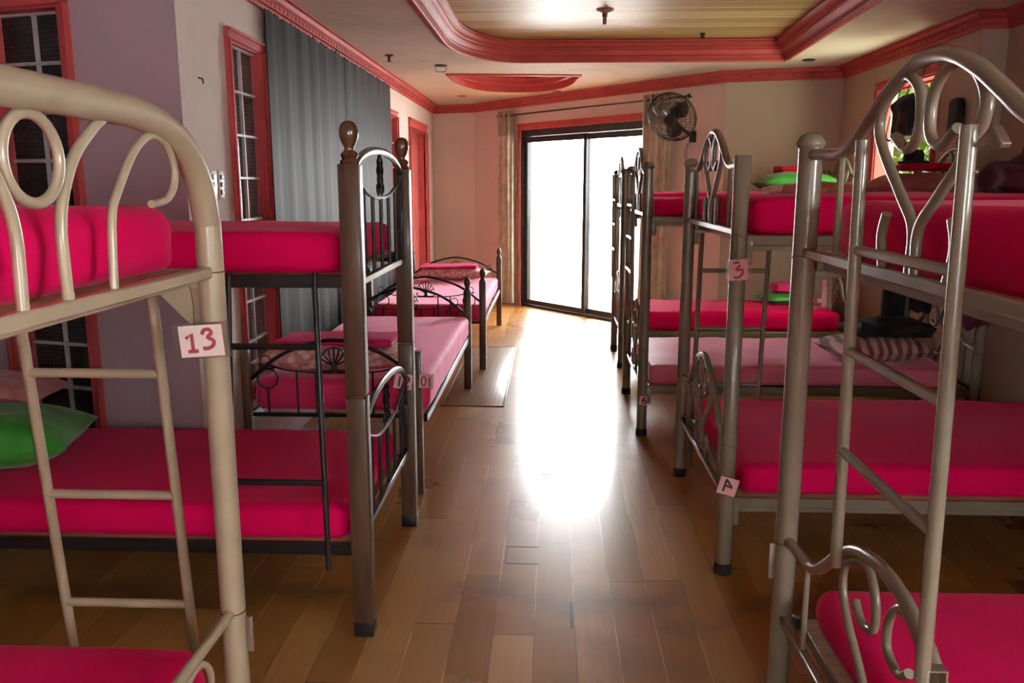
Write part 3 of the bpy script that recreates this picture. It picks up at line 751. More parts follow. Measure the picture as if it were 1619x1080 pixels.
def ladder_end(t, X, ya, yb, mat, ztop=1.585, zbot=0.70, rungs=(1.372, 1.168, .958)):
    ld = new(); tube(ld, [(X + .01, ya, zbot), (X, ya, ztop)], 0.0125, 12); L = part('ladder_rail', ld, mat, t)
    b = new(); tube(b, [(X + .01, yb, zbot), (X, yb, ztop)], 0.0125, 12); part('ladder_rail', b, mat, t)
    for z in rungs:
        b = new(); tube(b, [(X + .004, ya, z), (X + .004, yb, z)], 0.0105, 10); part('rung', b, mat, t)
    for y in (yb,):
        b = new(); bar(b, (X + .010, y - .014, 1.555), (X + .010, y - .055, 1.578), .014, .005, bev=.001); bar(b, (X + .010, y - .055, 1.578), (X + .010, y - .085, 1.552), .014, .009, bev=.001); part('ladder_hook', b, 'steel', t)
    for y in (yb,):
        b = new(); zz = zbot + .025; box(b, X + .012, X + .046, y - .012, y + .012, zz - .003, zz, .001); box(b, X + .012, X + .0155, y - .012, y + .012, zz - .09, zz - .003, .001); box(b, X + .0425, X + .046, y - .012, y + .012, zz - .055, zz - .003, .001); part('bracket', b, 'steel', t)

def ladder_side(t, xa, xb, y, zs, mat, dy=0.10, ztop=1.29, zbot=0.006):
    def Y(z): return y + dy * (ztop - z) / (ztop - zbot)
    for x in (xa, xb):
        b = new(); tube(b, [(x, Y(zbot), zbot), (x, y, ztop), (x, y - .018, ztop + .018)], 0.0125, 12); part('ladder_rail', b, mat, t)
    for z in zs:
        b = new(); tube(b, [(xa, Y(z), z), (xb, Y(z), z)], 0.0115, 10); part('rung', b, mat, t)

def bunk(label, x0, x1, y0, y1, mat='olive', caps=(1, 1), ladder='end', lad=None, group='beige tube bunk beds along the right wall', head=True, wire=(1, 0)):
    xm = (x0 + x1) / 2
    t = thing('bunk_bed', label, 'bunk bed', (xm, (y0 + y1) / 2, 0), group)
    for X in (x0, x1):
        for y, cap in ((y0, caps[0]), (y1, caps[1])):
            bm = new(); lathe(bm, [(.030, 0.02), (.030, 1.60), (.027, 1.604), (.0265, 1.598)] if not cap else [(.030, 0.02), (.030, 1.60)], X, y, 24)
            po = part('post', bm, mat, t)
            bm = new(); lathe(bm, [(.034, 0.001), (.034, .03), (.031, .045)], X, y, 18); part('rubber_foot', bm, 'rubber', po)
            if cap:
                bm = new(); lathe(bm, [(.0305, 1.590), (.0365, 1.597), (.0368, 1.605), (.026, 1.623), (.013, 1.628)], X, y, 8); part('post_cap', bm, mat, po)
            for z in (1.315, .525):
                bm = new(); tube(bm, [(X + .0306 * math.cos(a), y + .0306 * math.sin(a), z + .004 * math.sin(a * 2)) for a in [2 * PI * k / 20 for k in range(20)]], 0.0016, 6, closed=True); part('tie_wire', bm, 'wire', po)
    end_frame(t, x0, y0, y1, mat); end_frame(t, x1, y0, y1, mat)
    for zt, nm in ((1.318, 'upper'), (.31, 'lower')):
        for y in (y0 + .008, y1 - .008):
            bm = new(); bar(bm, (x0 + .028, y, zt - .019), (x1 - .028, y, zt - .019), 0.022, 0.038, bev=0.003); bar(bm, (x0 + .028, y + (-.006 if y < (y0 + y1) / 2 else .006), zt - .046), (x1 - .028, y + (-.006 if y < (y0 + y1) / 2 else .006), zt - .046), 0.006, 0.018, bev=0.001)
            part('side_rail', bm, mat, t)
        for X in (x0 + .055, x1 - .055):
            bm = new(); bar(bm, (X, y0 + .018, zt - .019), (X, y1 - .018, zt - .019), 0.022, 0.034, bev=0.003); part('cross_rail', bm, mat, t)
        bm = new(); box(bm, x0 + .05, x1 - .05, y0 + .02, y1 - .02, zt - .012, zt - .001, .002); part('bed_board', bm, 'plywood', t)
        for X in (x0, x1):
            for y in (y0, y1):
                sx = 1 if X < xm else -1
                bm = new(); box(bm, X + sx * .028, X + sx * .05, y - .004, y + .004, zt - .11, zt - .02, .001); part('bracket', bm, mat, t)
    if ladder == 'end': ladder_end(t, x0 - .055, *lad, mat)
    else: ladder_side(t, *lad, mat)
    return t

RX0, RX1 = .67, 2.50
b1 = bunk('nearest right beige tube bunk bed with big arched foot and ladder hooked on its end', .66, 2.53, .90, 2.21, caps=(1, 1), lad=(1.70, 1.277))
b2 = bunk('second right beige bunk bed, carrying cards 3 and 4', .69, RX1, 3.11, 4.235, caps=(0, 1), ladder='side', lad=(.762, 1.10, 4.265, (1.072, .77, .47)))
b3 = bunk('third right beige bunk bed with pale rose lower mattress', 0.565, 2.52, 4.945, 5.985, lad=(5.62, 5.27))
b4 = bunk('farthest right beige bunk bed, standing closest to the glass sliding door', .60, 2.44, 6.86, 7.66, lad=(7.38, 7.10))
# small plate on the near right post
for (tt, X, y, s) in ((b1, .66, 2.21, -1),):
    bm = new(); box(bm, X - .045, X - .029, y - .006, y + .004, .42, .525, .003); part('bolt_plate', bm, 'steel', tt)

bm = new(); bar(bm, (.716, .93, .296), (.716, 2.19, .296), .022, .022, bev=.002); bar(bm, (.69, 2.182, .296), (2.45, 2.182, .296), .02, .022, bev=.002); part('base_frame', bm, 'black', b1)
# mattresses on the right
def mattress(label, *a, mat='sheet', group=None, **k):
    return solo('mattress', slab(*a, **k), mat, label, 'mattress', group)
mattress('magenta upper mattress of the nearest right bunk, behind the heart scrolls', .715, 2.47, .96, 2.17, 1.318, 1.462, seed=1)
mattress('magenta lower mattress of the nearest right bunk, at bottom right of photo', .725, 2.47, .96, 2.165, .311, .425, seed=2)
mattress('magenta upper mattress of the second right bunk, above card 3', .735, 2.44, 3.125, 4.21, 1.318, 1.455, seed=3)
mattress('magenta lower mattress of the second right bunk, beside card 4', .745, 2.44, 3.125, 4.21, .311, .43, seed=4)
mattress('magenta upper mattress of the third right bunk, seen between the posts', .61, 2.40, 4.955, 5.96, 1.318, 1.415, seed=5, rad=.035)
mattress('pale rose lower mattress of the third right bunk, above card 6', .61, 2.40, 4.955, 5.96, .311, .43, mat='sheet_rose', seed=6, rad=.03, wr=.008)
mattress('magenta upper mattress of the farthest right bunk, near the wall fan', .645, 2.38, 6.87, 7.65, 1.318, 1.43, seed=7)
mattress('bright magenta lower mattress of the farthest right bunk beside the glass door', .645, 2.38, 6.87, 7.65, .311, .47, mat='sheet', seed=8)

# ------------------------------------------------------------------ bent-tube bunk at the left front
LX0, LX1, LY0, LY1 = -.745, -2.70, .59, 1.81
LYC = 1.20
t = thing('bunk_bed', 'near left beige bunk bed with rounded tube end, white card 13 and side ladder', 'bunk bed', (-1.72, LYC, 0))
TB = [(1.81, .02), (1.81, .7), (1.81, 1.36), (1.806, 1.42), (1.785, 1.49), (1.745, 1.545), (1.69, 1.585), (1.62, 1.612), (1.53, 1.626), (1.42, 1.630), (LYC, 1.632)]
TB = TB + [(2 * LYC - y, z) for y, z in TB[-2::-1]]
for X in (LX0, LX1):
    bm = new(); tube(bm, [(X, y, z) for y, z in TB], .0285, 20, 3); fr = part('end_hoop', bm, 'beige', t)
    for y in (LY0, LY1):
        for z in (1.312, .505):
            bm = new(); tube(bm, [(X + .0292 * math.cos(a), y + .0292 * math.sin(a), z) for a in [2 * PI * k / 20 for k in range(20)]], .0016, 6, closed=True); part('tie_wire', bm, 'wire', fr)
        bm = new(); lathe(bm, [(.033, .001), (.033, .03), (.03, .045)], X, y, 18); part('rubber_foot', bm, 'rubber', fr)
    for dz, nm in ((0, 'u'), (-1.105, 'l')):
        def P(l): return [(X, y, z + dz) for y, z in l]
        if dz: zcut = .31
        bm = new(); tube(bm, P([(LYC + .068 * math.cos(a), 1.537 + .064 * math.sin(a)) for a in [2 * PI * k / 28 for k in range(28)]]), .0088, 10, closed=True); part('ring', bm, 'beige', t)
        for s in (1, -1):
            def Q(l): return P([(LYC + s * (y - LYC), z) for y, z in l])
            bm = new(); tube(bm, Q([(1.258, 1.312), (1.255, 1.38), (1.256, 1.436), (1.272, 1.487), (1.313, 1.546), (1.375, 1.592), (1.405, 1.608)]), .0092, 10, 5); part('curved_bar', bm, 'beige', t)
            bm = new(); tube(bm, Q([(1.395, 1.312), (1.400, 1.38), (1.407, 1.439), (1.424, 1.475), (1.50, 1.555), (1.566, 1.588), (1.625, 1.582), (1.662, 1.54), (1.655, 1.497), (1.62, 1.472), (1.556, 1.464)]), .0078, 10, 6); part('scroll', bm, 'beige', t)
    bm = new(); bar(bm, (X, LY0, 1.312), (X, LY1, 1.312), .026, .026, bev=.004); part('end_rail', bm, 'beige', t)
    bm = new(); tube(bm, [(X, LY0, .507), (X, LY1, .507)], .0125, 12); part('end_rail', bm, 'beige', t)
    sx = -1 if X == LX0 else 1
    for zt in (1.318, .31):
        bm = new(); bar(bm, (X + sx * .045, LY0 + .02, zt - .019), (X + sx * .045, LY1 - .02, zt - .019), .022, .034, bev=.003); part('cross_rail', bm, 'beige', t)
    bm = new()
    g = [(X + sx * .028, 1.295), (X + sx * .15, 1.295), (X + sx * .028, 1.17)]
    a = [bm.verts.new((x, LY1 - .004, z)) for x, z in g]; b = [bm.verts.new((x, LY1 + .002, z)) for x, z in g]
    bm.faces.new(a); bm.faces.new(b[::-1])
    for i in range(3): bm.faces.new((a[i], b[i], b[(i + 1) % 3], a[(i + 1) % 3]))
    part('gusset', bm, 'beige', t)
for zt in (1.318, .31):
    for y in (LY0 + .006, LY1 - .006):
        bm = new(); bar(bm, (LX0 - .026, y, zt - .02), (LX1 + .026, y, zt - .02), .022, .04, bev=.003); part('side_rail', bm, 'beige', t)
    bm = new(); box(bm, LX1 + .05, LX0 - .06, LY0 + .02, LY1 - .02, zt - .012, zt - .001, .002); part('bed_board', bm, 'plywood', t)
ladder_side(t, -1.225, -.905, 1.855, (1.065, .755, .455), 'beige', dy=.11, ztop=1.28)
bm = new(); box(bm, LX0 + .029, LX0 + .045, LY1 - .004, LY1 + .006, .40, .49, .003); part('bolt_plate', bm, 'steel', t)
mattress('magenta upper mattress of the near left bunk, behind the bent-tube scrolls', -2.66, -.795, .62, 1.785, 1.318, 1.462, seed=11, rad=.06, amp=.012)
mattress('magenta lower mattress of the near left bunk, at bottom left of photo', -2.66, -.80, .62, 1.79, .311, .43, seed=12)

# ------------------------------------------------------------------ wooden-post bunk on the left
WX0, WX1, WY0, WY1 = -.615, -2.58, 2.60, 3.525
t = thing('bunk_bed', 'left bunk bed with square brown wooden posts, turned finials and black metal frame', 'bunk bed', ((WX0 + WX1) / 2, 3.06, 0))
def finial(x, y, z, s=1.0):
    bm = new(); lathe(bm, [(r * s, z + h * s) for r, h in [(.020, -.005), (.028, 0), (.030, .006), (.027, .012), (.022, .016), (.026, .022), (.028, .028), (.024, .035), (.015, .042), (.0145, .05), (.022, .062), (.0285, .08), (.030, .095), (.027, .112), (.019, .124), (.008, .129)]], x, y, 22); return bm
for X in (WX0, WX1):
    for y in (WY0, WY1):
        bm = new(); box(bm, X - .032, X + .032, y - .032, y + .032, .833, 1.562, .004); po = part('post', bm, 'post', t)
        part('finial', finial(X, y, 1.562), 'finial', po)
        bm = new(); box(bm, X - .032, X + .032, y - .032, y + .032, .05, .829, .004); lo = part('post', bm, 'post', t)
        bm = new(); box(bm, X - .033, X + .033, y - .033, y + .033, .001, .052, .003); part('foot_cap', bm, 'black', lo)
        bm = new(); box(bm, X - .022, X + .022, y - .022, y + .022, .825, .836); part('dowel', bm, 'steel', lo)
    yc = (WY0 + WY1) / 2; hw = WY1 - yc - .033
    def F(pts): return [(X, yc + u * hw, z) for u, z in pts]
    for (za, zp, zl, zm, zr) in ((1.545, 1.618, 1.512, 1.453, 1.19), (.688, .782, .672, .598, .36)):
        bm = new(); tube(bm, F([(-1, za), (-.75, za + (zp - za) * .55), (-.4, za + (zp - za) * .9), (0, zp), (.4, za + (zp - za) * .9), (.75, za + (zp - za) * .55), (1, za)]), .014, 10, 5, flat=((1, 0, 0), .75)); part('arch', bm, 'black', t)
        lowc = [(-1, zl), (-.8, zl - .012), (-.4, zm + .01), (0, zm), (.4, zm + .01), (.8, zl - .012), (1, zl)]
        bm = new(); tube(bm, F(lowc), .0065, 8, 5); part('curved_bar', bm, 'black', t)
        for u in (-.66, -.33, 0, .33, .66):
            zz = zm + .01 * (abs(u) / .4) if abs(u) < .4 else zm + .01 + (zl - .022 - zm) * (abs(u) - .4) / .4
            bm = new(); tube(bm, F([(u, zr), (u, zz)]), .0068, 8); part('upright', bm, 'black', t)
        for u in (-.985, .985):
            bm = new(); bar(bm, (X, yc + u * hw, zr), (X, yc + u * hw, za + .01), .014, .014, up=(1, 0, 0), bev=.002); part('stile', bm, 'black', t)
            bm = new(); box(bm, X - .012, X + .012, yc + u * (hw - .02) - .012, yc + u * (hw - .02) + .012, zr + .13, zr + .21, .003); part('bracket', bm, 'black', t)
        bm = new(); bar(bm, (X, WY0 + .03, zr), (X, WY1 - .03, zr), .024, .024, bev=.003); part('end_rail', bm, 'black', t)
        # cast leaf with two volutes
        bm = new(); h = zp - zm - .02; z0 = zm + .012
        for s in (1, -1):
            for (w, a, b) in ((.035, .18, .55), (.045, .38, .78), (.034, .6, .95)):
                tube(bm, [(X, yc + s * .003, z0 + h * a), (X, yc + s * w, z0 + h * (a + b) / 2), (X, yc + s * .004, z0 + h * b)], .0052, 6, 4)
            tube(bm, [(X, yc, z0 + .05 * h), (X, yc + s * .03, z0), (X, yc + s * .052, z0 + .016), (X, yc + s * .048, z0 + .034), (X, yc + s * .034, z0 + .026)], .005, 6, 4)
        tube(bm, [(X, yc, z0), (X, yc, z0 + h)], .006, 8)
        part('cast_leaf', bm, 'black', t)
for zt in (1.222, .325):
    for y in (WY0 + .0, WY1 - .0):
        bm = new(); bar(bm, (WX0 - .032, y, zt - .021), (WX1 + .032, y, zt - .021), .022, .042, bev=.003); part('side_rail', bm, 'black', t)
    bm = new(); box(bm, WX1 + .04, WX0 - .045, WY0 + .012, WY1 - .012, zt - .012, zt - .001, .002); part('bed_board', bm, 'plywood', t)
def lY(z): return 2.575 - .075 * (1.22 - z) / .95
for x, xb in ((-.732, -.705), (-1.005, -1.02)):
    bm = new(); tube(bm, [(x, 2.583, 1.228), (x, lY(1.2), 1.2), (xb, lY(.275), .275)], .0095, 10); part('ladder_rail', bm, 'black', t)
for z in (.998, .562):
    f_ = (1.22 - z) / .95
    bm = new(); tube(bm, [(-.732 + .027 * f_, lY(z), z), (-1.005 - .015 * f_, lY(z), z)], .0105, 10); part('rung', bm, 'black', t)
mattress('magenta upper mattress of the wooden-post bunk', -2.53, -.66, 2.615, 3.50, 1.222, 1.352, seed=21)
mattress('magenta lower mattress of the wooden-post bunk', -2.53, -.66, 2.60, 3.51, .325, .445, seed=22)

# ------------------------------------------------------------------ single beds against the left wall
def panel(t, Y, xc, hw, zpk, zend, zrail, zp):
    def F(pts): return [(xc + u, Y, z) for u, z in pts]
    k = hw / .44
    bm = new(); tube(bm, F([(-hw, zend), (-.33 * k, zend + (zpk - zend) * .45), (-.2 * k, zend + (zpk - zend) * .78), (0, zpk), (.2 * k, zend + (zpk - zend) * .78), (.33 * k, zend + (zpk - zend) * .45), (hw, zend)]), .0095, 10, 5); part('arch', bm, 'black', t)
    zc = zpk - .16
    bm = new(); tube(bm, F([(-.40 * k, zc + .035), (-.34 * k, zc + .03), (-.25 * k, zc + .01), (-.12 * k, zc), (0, zc - .002), (.12 * k, zc), (.25 * k, zc + .01), (.34 * k, zc + .03), (.40 * k, zc + .035)]), .0045, 6, 4); part('curved_bar', bm, 'black', t)
    for s in (1, -1):
        bm = new(); tube(bm, F([(s * .365 * k + .026 * math.cos(a), zc + .056 + .026 * math.sin(a)) for a in [2 * PI * j / 20 for j in range(20)]]), .0035, 6, closed=True); part('ring', bm, 'black', t)
        bm = new(); tube(bm, F([(s * .355 * k + .05 * math.cos(a), zc - .032 + .05 * math.sin(a)) for a in [2 * PI * j / 24 for j in range(24)]]), .0045, 6, closed=True); part('ring', bm, 'black', t)
        for u in (.10, .20): 
            bm = new(); tube(bm, F([(s * u * k, zrail), (s * u * k, zc + .004)]), .0052, 8); part('upright', bm, 'black', t)
        bm = new(); tube(bm, F([(s * .355 * k, zrail), (s * .355 * k, zc - .08)]), .0052, 8); part('upright', bm, 'black', t)
    # shell
    bm = new(); zb = zc + .032
    for j in range(7):
        a = math.radians(-66 + 22 * j); L = .085
        tube(bm, [(xc, Y, zb), (xc + math.sin(a) * L * .55, Y, zb + math.cos(a) * L * .6), (xc + math.sin(a) * L * .78, Y, zb + math.cos(a) * L)], .0048, 6, 3)
    tube(bm, [(xc + math.sin(math.radians(a)) * .088 * .8, Y, zb + math.cos(math.radians(a)) * .09) for a in range(-78, 79, 13)], .004, 6, 2)
    for s in (1, -1):
        tube(bm, [(xc, Y, zc + .01), (xc + s * .03, Y, zc + .004), (xc + s * .062, Y, zc + .008), (xc + s * .075, Y, zc + .024), (xc + s * .062, Y, zc + .034)], .005, 6, 4)
    tube(bm, [(xc, Y, zc), (xc, Y, zb + .01)], .013, 8)
    part('cast_shell', bm, 'black', t)
    bm = new(); tube(bm, F([(-hw, zrail), (hw, zrail)]), .011, 10); part('end_rail', bm, 'black', t)

def single(label, xa, xb, y0, y1, pk, zb=0.0):
    t = thing('single_bed', label, 'bed', ((xa + xb) / 2, (y0 + y1) / 2, 0), 'single beds along the left wall')
    xc = (xa + xb) / 2; hw = (xb - xa) / 2 - .026
    for Y, p in ((y0, pk[0]), (y1, pk[1])):
        for X in (xa, xb):
            if y0 < 5 and Y == y0:
                s_ = .02; xx = X - .03 if X == xb else X
                bm = new(); box(bm, xx - s_, xx + s_, Y - s_, Y + s_, .001, .715, .004); part('post', bm, 'post', t); continue
            bm = new(); box(bm, X - .027, X + .027, Y - .027, Y + .027, zb, .735, .004)
            for z0, z1, r0, r1 in ((.735, .76, .027, .017),):
                lathe(bm, [(.030, .70), (.030, .715), (.027, .735), (.018, .752), (.016, .764), (.024, .785), (.026, .80), (.022, .818), (.012, .834), (.004, .84)], X, Y, 14)
            part('post', bm, 'post', t)
        panel(t, Y, xc, hw, p, .572, .395, 0)
    for X in (xa + .0, xb - .0):
        bm = new(); bar(bm, (X, y0 + .027, .378), (X, y1 - .027, .378), .02, .04, bev=.003); part('side_rail', bm, 'black', t)
    for k in range(5):
        y = y0 + .2 + (y1 - y0 - .4) * k / 4
        bm = new(); bar(bm, (xa + .01, y, .386), (xb - .01, y, .386), .03, .018, bev=.002); part('slat', bm, 'black', t)
    return t
single('nearer single bed on the left, right behind the wooden-post bunk, with black shell headboard', -1.468, -.60, 3.91, 6.07, (.768, .76), 0.006)
single('farther single bed on the left, by the coral inner door and alcove wall', -1.465, -.54, 6.72, 8.93, (.765, .735), 0.006)
mattress('bright pink mattress of the nearer left single bed', -1.455, -.585, 3.955, 6.03, .397, .555, mat='sheet_pink', seed=31, n=(24, 36, 8))
mattress('bright pink mattress of the farther left single bed', -1.45, -.545, 6.765, 8.885, .397, .53, mat='sheet_pink', seed=32, n=(24, 36, 8))

# ------------------------------------------------------------------ bedding
solo('pillow', pillow(-1.10, 4.22, .560, .80, .40, .15, 0.03, 1), 'pat_pillow', 'pale pink printed pillow at the head of the nearer left single bed', 'pillow')
solo('folded_cloth', cloth_fold(-1.40, -.80, 4.12, 4.40, .690, .725, 3), 'pink_cloth', 'hot pink folded cloth lying on the printed pillow of nearer single bed', 'cloth')
solo('pillow', pillow(-1.0, 8.58, .535, .76, .42, .14, -0.02, 2), 'pat_pillow', 'pale pink printed pillow at far end of the farther left single bed', 'pillow')
solo('folded_cloth', cloth_fold(-1.32, -.74, 8.45, 8.72, .655, .690, 4), 'pink_cloth', 'bright pink folded cloth on the pillow of farther left single bed', 'cloth')
solo('pillow', pillow(-2.17, 3.0, .440, .72, .46, .24, 0.25, 3), 'green', 'glossy green pillow on the lower mattress of wooden-post bunk', 'pillow')
solo('pillow', pillow(-2.33, 3.28, .615, .56, .32, .12, 0.1, 4, tilt=(.12, 0)), 'mauve_pillow', 'dusty pink pillow lying on the green pillow at left edge', 'pillow')

solo('pillow', pillow(2.06, 7.27, 1.428, .66, .40, .19, .1, 5), 'green', 'bright green satin pillow on farthest right upper bunk', 'pillow')
solo('folded_cloth', cloth_fold(1.95, 2.3, 7.34, 7.62, 1.595, 1.655, 5), 'red_cloth', 'small crimson cloth behind bright green pillow on farthest upper bunk', 'cloth')
solo('blanket', slab(1.45, 2.15, 5.43, 5.94, 1.426, 1.50, rad=.042, seed=6, amp=.03, wr=.014, n=(30, 24, 5)), 'salmon', 'salmon striped blanket spread on the third right upper bunk', 'blanket')
solo('pillow', pillow(2.16, 5.14, 1.416, .56, .34, .17, -.5, 6), 'mauve_pillow', 'dusty rose pillow on third right upper bunk, below the small window', 'pillow')
solo('folded_cloth', cloth_fold(2.02, 2.34, 5.02, 5.26, 1.578, 1.62, 7), 'red_cloth', 'crimson folded cloth on the dusty rose pillow of upper bunk', 'cloth')
bm = new(); lathe(bm, [(.085, 1.62), (.088, 1.635), (.058, 1.64), (.056, 1.68), (.045, 1.70), (.01, 1.705)], 2.14, 5.16, 20)
solo('cap', bm, 'blackcloth', 'small black cap on the crimson folded cloth of upper bunk', 'cap')

# jacket heaped on the second right upper bunk
t = thing('jacket', 'dark maroon jacket with teal lining heaped at head of second right upper bunk', 'jacket', (2.22, 4.0, 1.45))
bm = new()
bm2 = slab(2.02, 2.42, 3.84, 4.19, 1.45, 1.60, rad=.07, seed=9, amp=.05, wr=.02, n=(14, 14, 7)); merge(bm, bm2)
lathe(bm, [(.15, 1.56), (.13, 1.60), (.10, 1.625), (.075, 1.64), (.07, 1.665), (.05, 1.67)], 2.22, 4.0, 18)
part('body', bm, 'maroon', t)
bm = new(); box(bm, 2.17, 2.26, 3.815, 3.845, 1.46, 1.60, .012); part('lining', bm, 'bluecloth', t)
bm = new(); box(bm, 2.08, 2.20, 3.80, 3.814, 1.53, 1.57, .004); part('label_tag', bm, 'tan', t)

# lower third bunk
solo('pillow', pillow(2.02, 5.23, .424, .60, .44, .17, .15, 8), 'stripe_pillow', 'pink and brown striped pillow on the pale rose lower mattress', 'pillow')
solo('folded_cloth', slab(1.88, 2.34, 5.10, 5.48, .585, .65, rad=.03, seed=12, amp=.05, wr=.03, n=(18, 18, 4)), 'blackcloth', 'black clothing heaped on the striped pillow of third right lower bunk', 'clothes')
t = thing('trousers', 'black trousers hanging inside the third right bunk above the striped pillow', 'trousers', (2.25, 5.36, .68))
bm = hanging(5.36, 2.10, 2.24, .68, 1.275, .03, 3, axis='X', n=(10, 16)); part('trouser_leg', bm, 'blackcloth', t)
bm = hanging(5.36, 2.26, 2.40, .71, 1.275, .03, 5, axis='X', n=(10, 16)); part('trouser_leg', bm, 'blackcloth', t)
bm = hanging(5.36, 2.10, 2.40, .86, 1.278, .034, 4, axis='X', n=(14, 10)); part('waistband', bm, 'blackcloth', t)
solo('hanging_cloth', hanging(4.285, 2.10, 2.25, .80, 1.27, .03, 8, axis='X', hem=.15, n=(10, 14)), 'maroon', 'dark maroon cloth hanging from the rear rail of second right upper bunk', 'cloth')
solo('hanging_cloth', hanging(4.285, 2.27, 2.36, .84, 1.27, .03, 11, axis='X', hem=.12, n=(8, 14)), 'brownbag', 'grey brown cloth hanging beside the maroon cloth at right', 'cloth')
# farthest lower bunk
solo('pillow', pillow(2.1, 7.40, .466, .50, .36, .13, .1, 9), 'green', 'dark green pillow at the head of the farthest right lower bunk', 'pillow')
solo('folded_cloth', cloth_fold(1.95, 2.25, 7.28, 7.52, .582, .65, 13), 'pink_cloth', 'hot pink cloth on the green pillow of farthest right lower bunk', 'cloth')
# under the third bunk
bm = slab(2.33, 2.53, 6.05, 6.25, .002, .17, rad=.08, seed=14, amp=.03, wr=.01, n=(10, 10, 8))
solo('bag', bm, 'brownbag', 'small crumpled brown bag on the floor behind third right bunk', 'bag')

# ------------------------------------------------------------------ curtains
t = thing('curtain', 'slate grey satin curtain on the left wall, nearer panel', 'curtain', (-1.49, 5.5, .3), 'grey satin curtains on the left wall')
part('drape', curtain((-1.533, 4.63), (-1.533, 6.36), .3, 2.418, 6, .010, 1, .03), 'greycurtain', t)
t = thing('curtain', 'slate grey satin curtain on the left wall, farther panel near coral door', 'curtain', (-1.49, 7.3, .3), 'grey satin curtains on the left wall')
part('drape', curtain((-1.533, 6.38), (-1.533, 8.16), .3, 2.418, 6, .010, 2, .03), 'greycurtain', t)
zr = 2.33
t = thing('curtain_rod', 'dark curtain rod above the glass sliding door', 'curtain rod', tuple(onB(sB(.4), .09, zr)))
bm = new(); tube(bm, [onB(sB(-.56), .09, zr), onB(sB(1.36), .09, zr)], .009, 10); part('pole', bm, 'frame_dark', t)
for X in (-.58, 1.38):
    bm = new(); c = onB(sB(X), .09, zr); lathe(bm, [(.006, c.z - .022), (.018, c.z - .014), (.022, c.z), (.018, c.z + .014), (.006, c.z + .022)], c.x, c.y, 14); part('rod_end', bm, 'frame_dark', t)
for X in (-.55, 1.35):
    bm = new(); tube(bm, [onB(sB(X), 0.0, zr), onB(sB(X), .09, zr)], .008, 8); part('bracket', bm, 'frame_dark', t)
def grommet_curtain(label, Xa, Xb, nf, seed):
    a, b = onB(sB(Xa), .035, 0), onB(sB(Xb), .035, 0)
    t = thing('curtain', label, 'curtain', ((a.x + b.x) / 2, (a.y + b.y) / 2, .03), 'olive curtains at the glass door')
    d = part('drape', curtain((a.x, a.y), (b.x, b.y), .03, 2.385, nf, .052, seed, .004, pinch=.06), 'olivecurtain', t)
    for k in range(nf):
        s = sB(Xa) + (sB(Xb) - sB(Xa)) * (k + .5) / nf; bm = new()
        c = onB(s, .09, zr); u = Vector((bd.x, bd.y, 0)); w = Vector((bn.x, bn.y, 0)) * .6 + u * .4; w.normalize()
        tube(bm, [c + (w * math.cos(q) + Vector((0, 0, 1)) * math.sin(q)) * .022 for q in [2 * PI * j / 16 for j in range(16)]], .004, 6, closed=True); part('grommet', bm, 'steel', d)
grommet_curtain('olive gold patterned curtain left of the glass sliding door', -.575, -.40, 3, 3)
grommet_curtain('olive patterned curtain right of the glass door, behind the wall fan', 1.0, 1.24, 4, 7)

# ------------------------------------------------------------------ wall fan
mt = Vector((1.375, 8.38, 1.965)); mt = onB(sB(1.375), 0, 1.955)
fc = Vector((1.12, 8.07, 2.115)); ax = Vector((-.42, -.72, -.45)).normalized()
t = thing('wall_fan', 'black wall fan with wire cage mounted right of the glass door', 'fan', tuple(mt))
e1 = ax.cross(Vector((0, 0, 1))).normalized(); e2 = e1.cross(ax).normalized()
def fr_(c, r, n=36): return [c + (e1 * math.cos(2 * PI * k / n) + e2 * math.sin(2 * PI * k / n)) * r for k in range(n)]
bm = new()
bq = Vector((bd.x, bd.y, 0))
bar(bm, mt + Vector((bn.x, bn.y, 0)) * .002 - Vector((0, 0, .055)), mt + Vector((bn.x, bn.y, 0)) * .002 + Vector((0, 0, .055)), .08, .03, up=Vector((bn.x, bn.y, 0)), bev=.006); part('wall_plate', bm, 'dark', t)
mo = fc - ax * .13
bm = new(); tube(bm, [mt + Vector((bn.x, bn.y, 0)) * .01, mt + Vector((bn.x, bn.y, 0)) * .06 + Vector((0, 0, .02)), mo - Vector((0, 0, .10)), mo - Vector((0, 0, .03))], .016, 10, 4); part('arm', bm, 'dark', t)
bm = new(); tube(bm, [mo - ax * .10, mo - ax * .085, mo - ax * .03, mo + ax * .04, mo + ax * .06], [.025, .05, .062, .062, .045], 18); tube(bm, [mo + Vector((0, 0, .05)), mo + Vector((0, 0, .085))], .02, 12)
part('motor', bm, 'dark', t)
bm = new(); tube(bm, [fc - ax * .09, fc + ax * .0], .008, 8); tube(bm, [fc - ax * .03, fc + ax * .025, fc + ax * .04], [.042, .042, .02], 18); hub = part('hub', bm, 'dark', t)
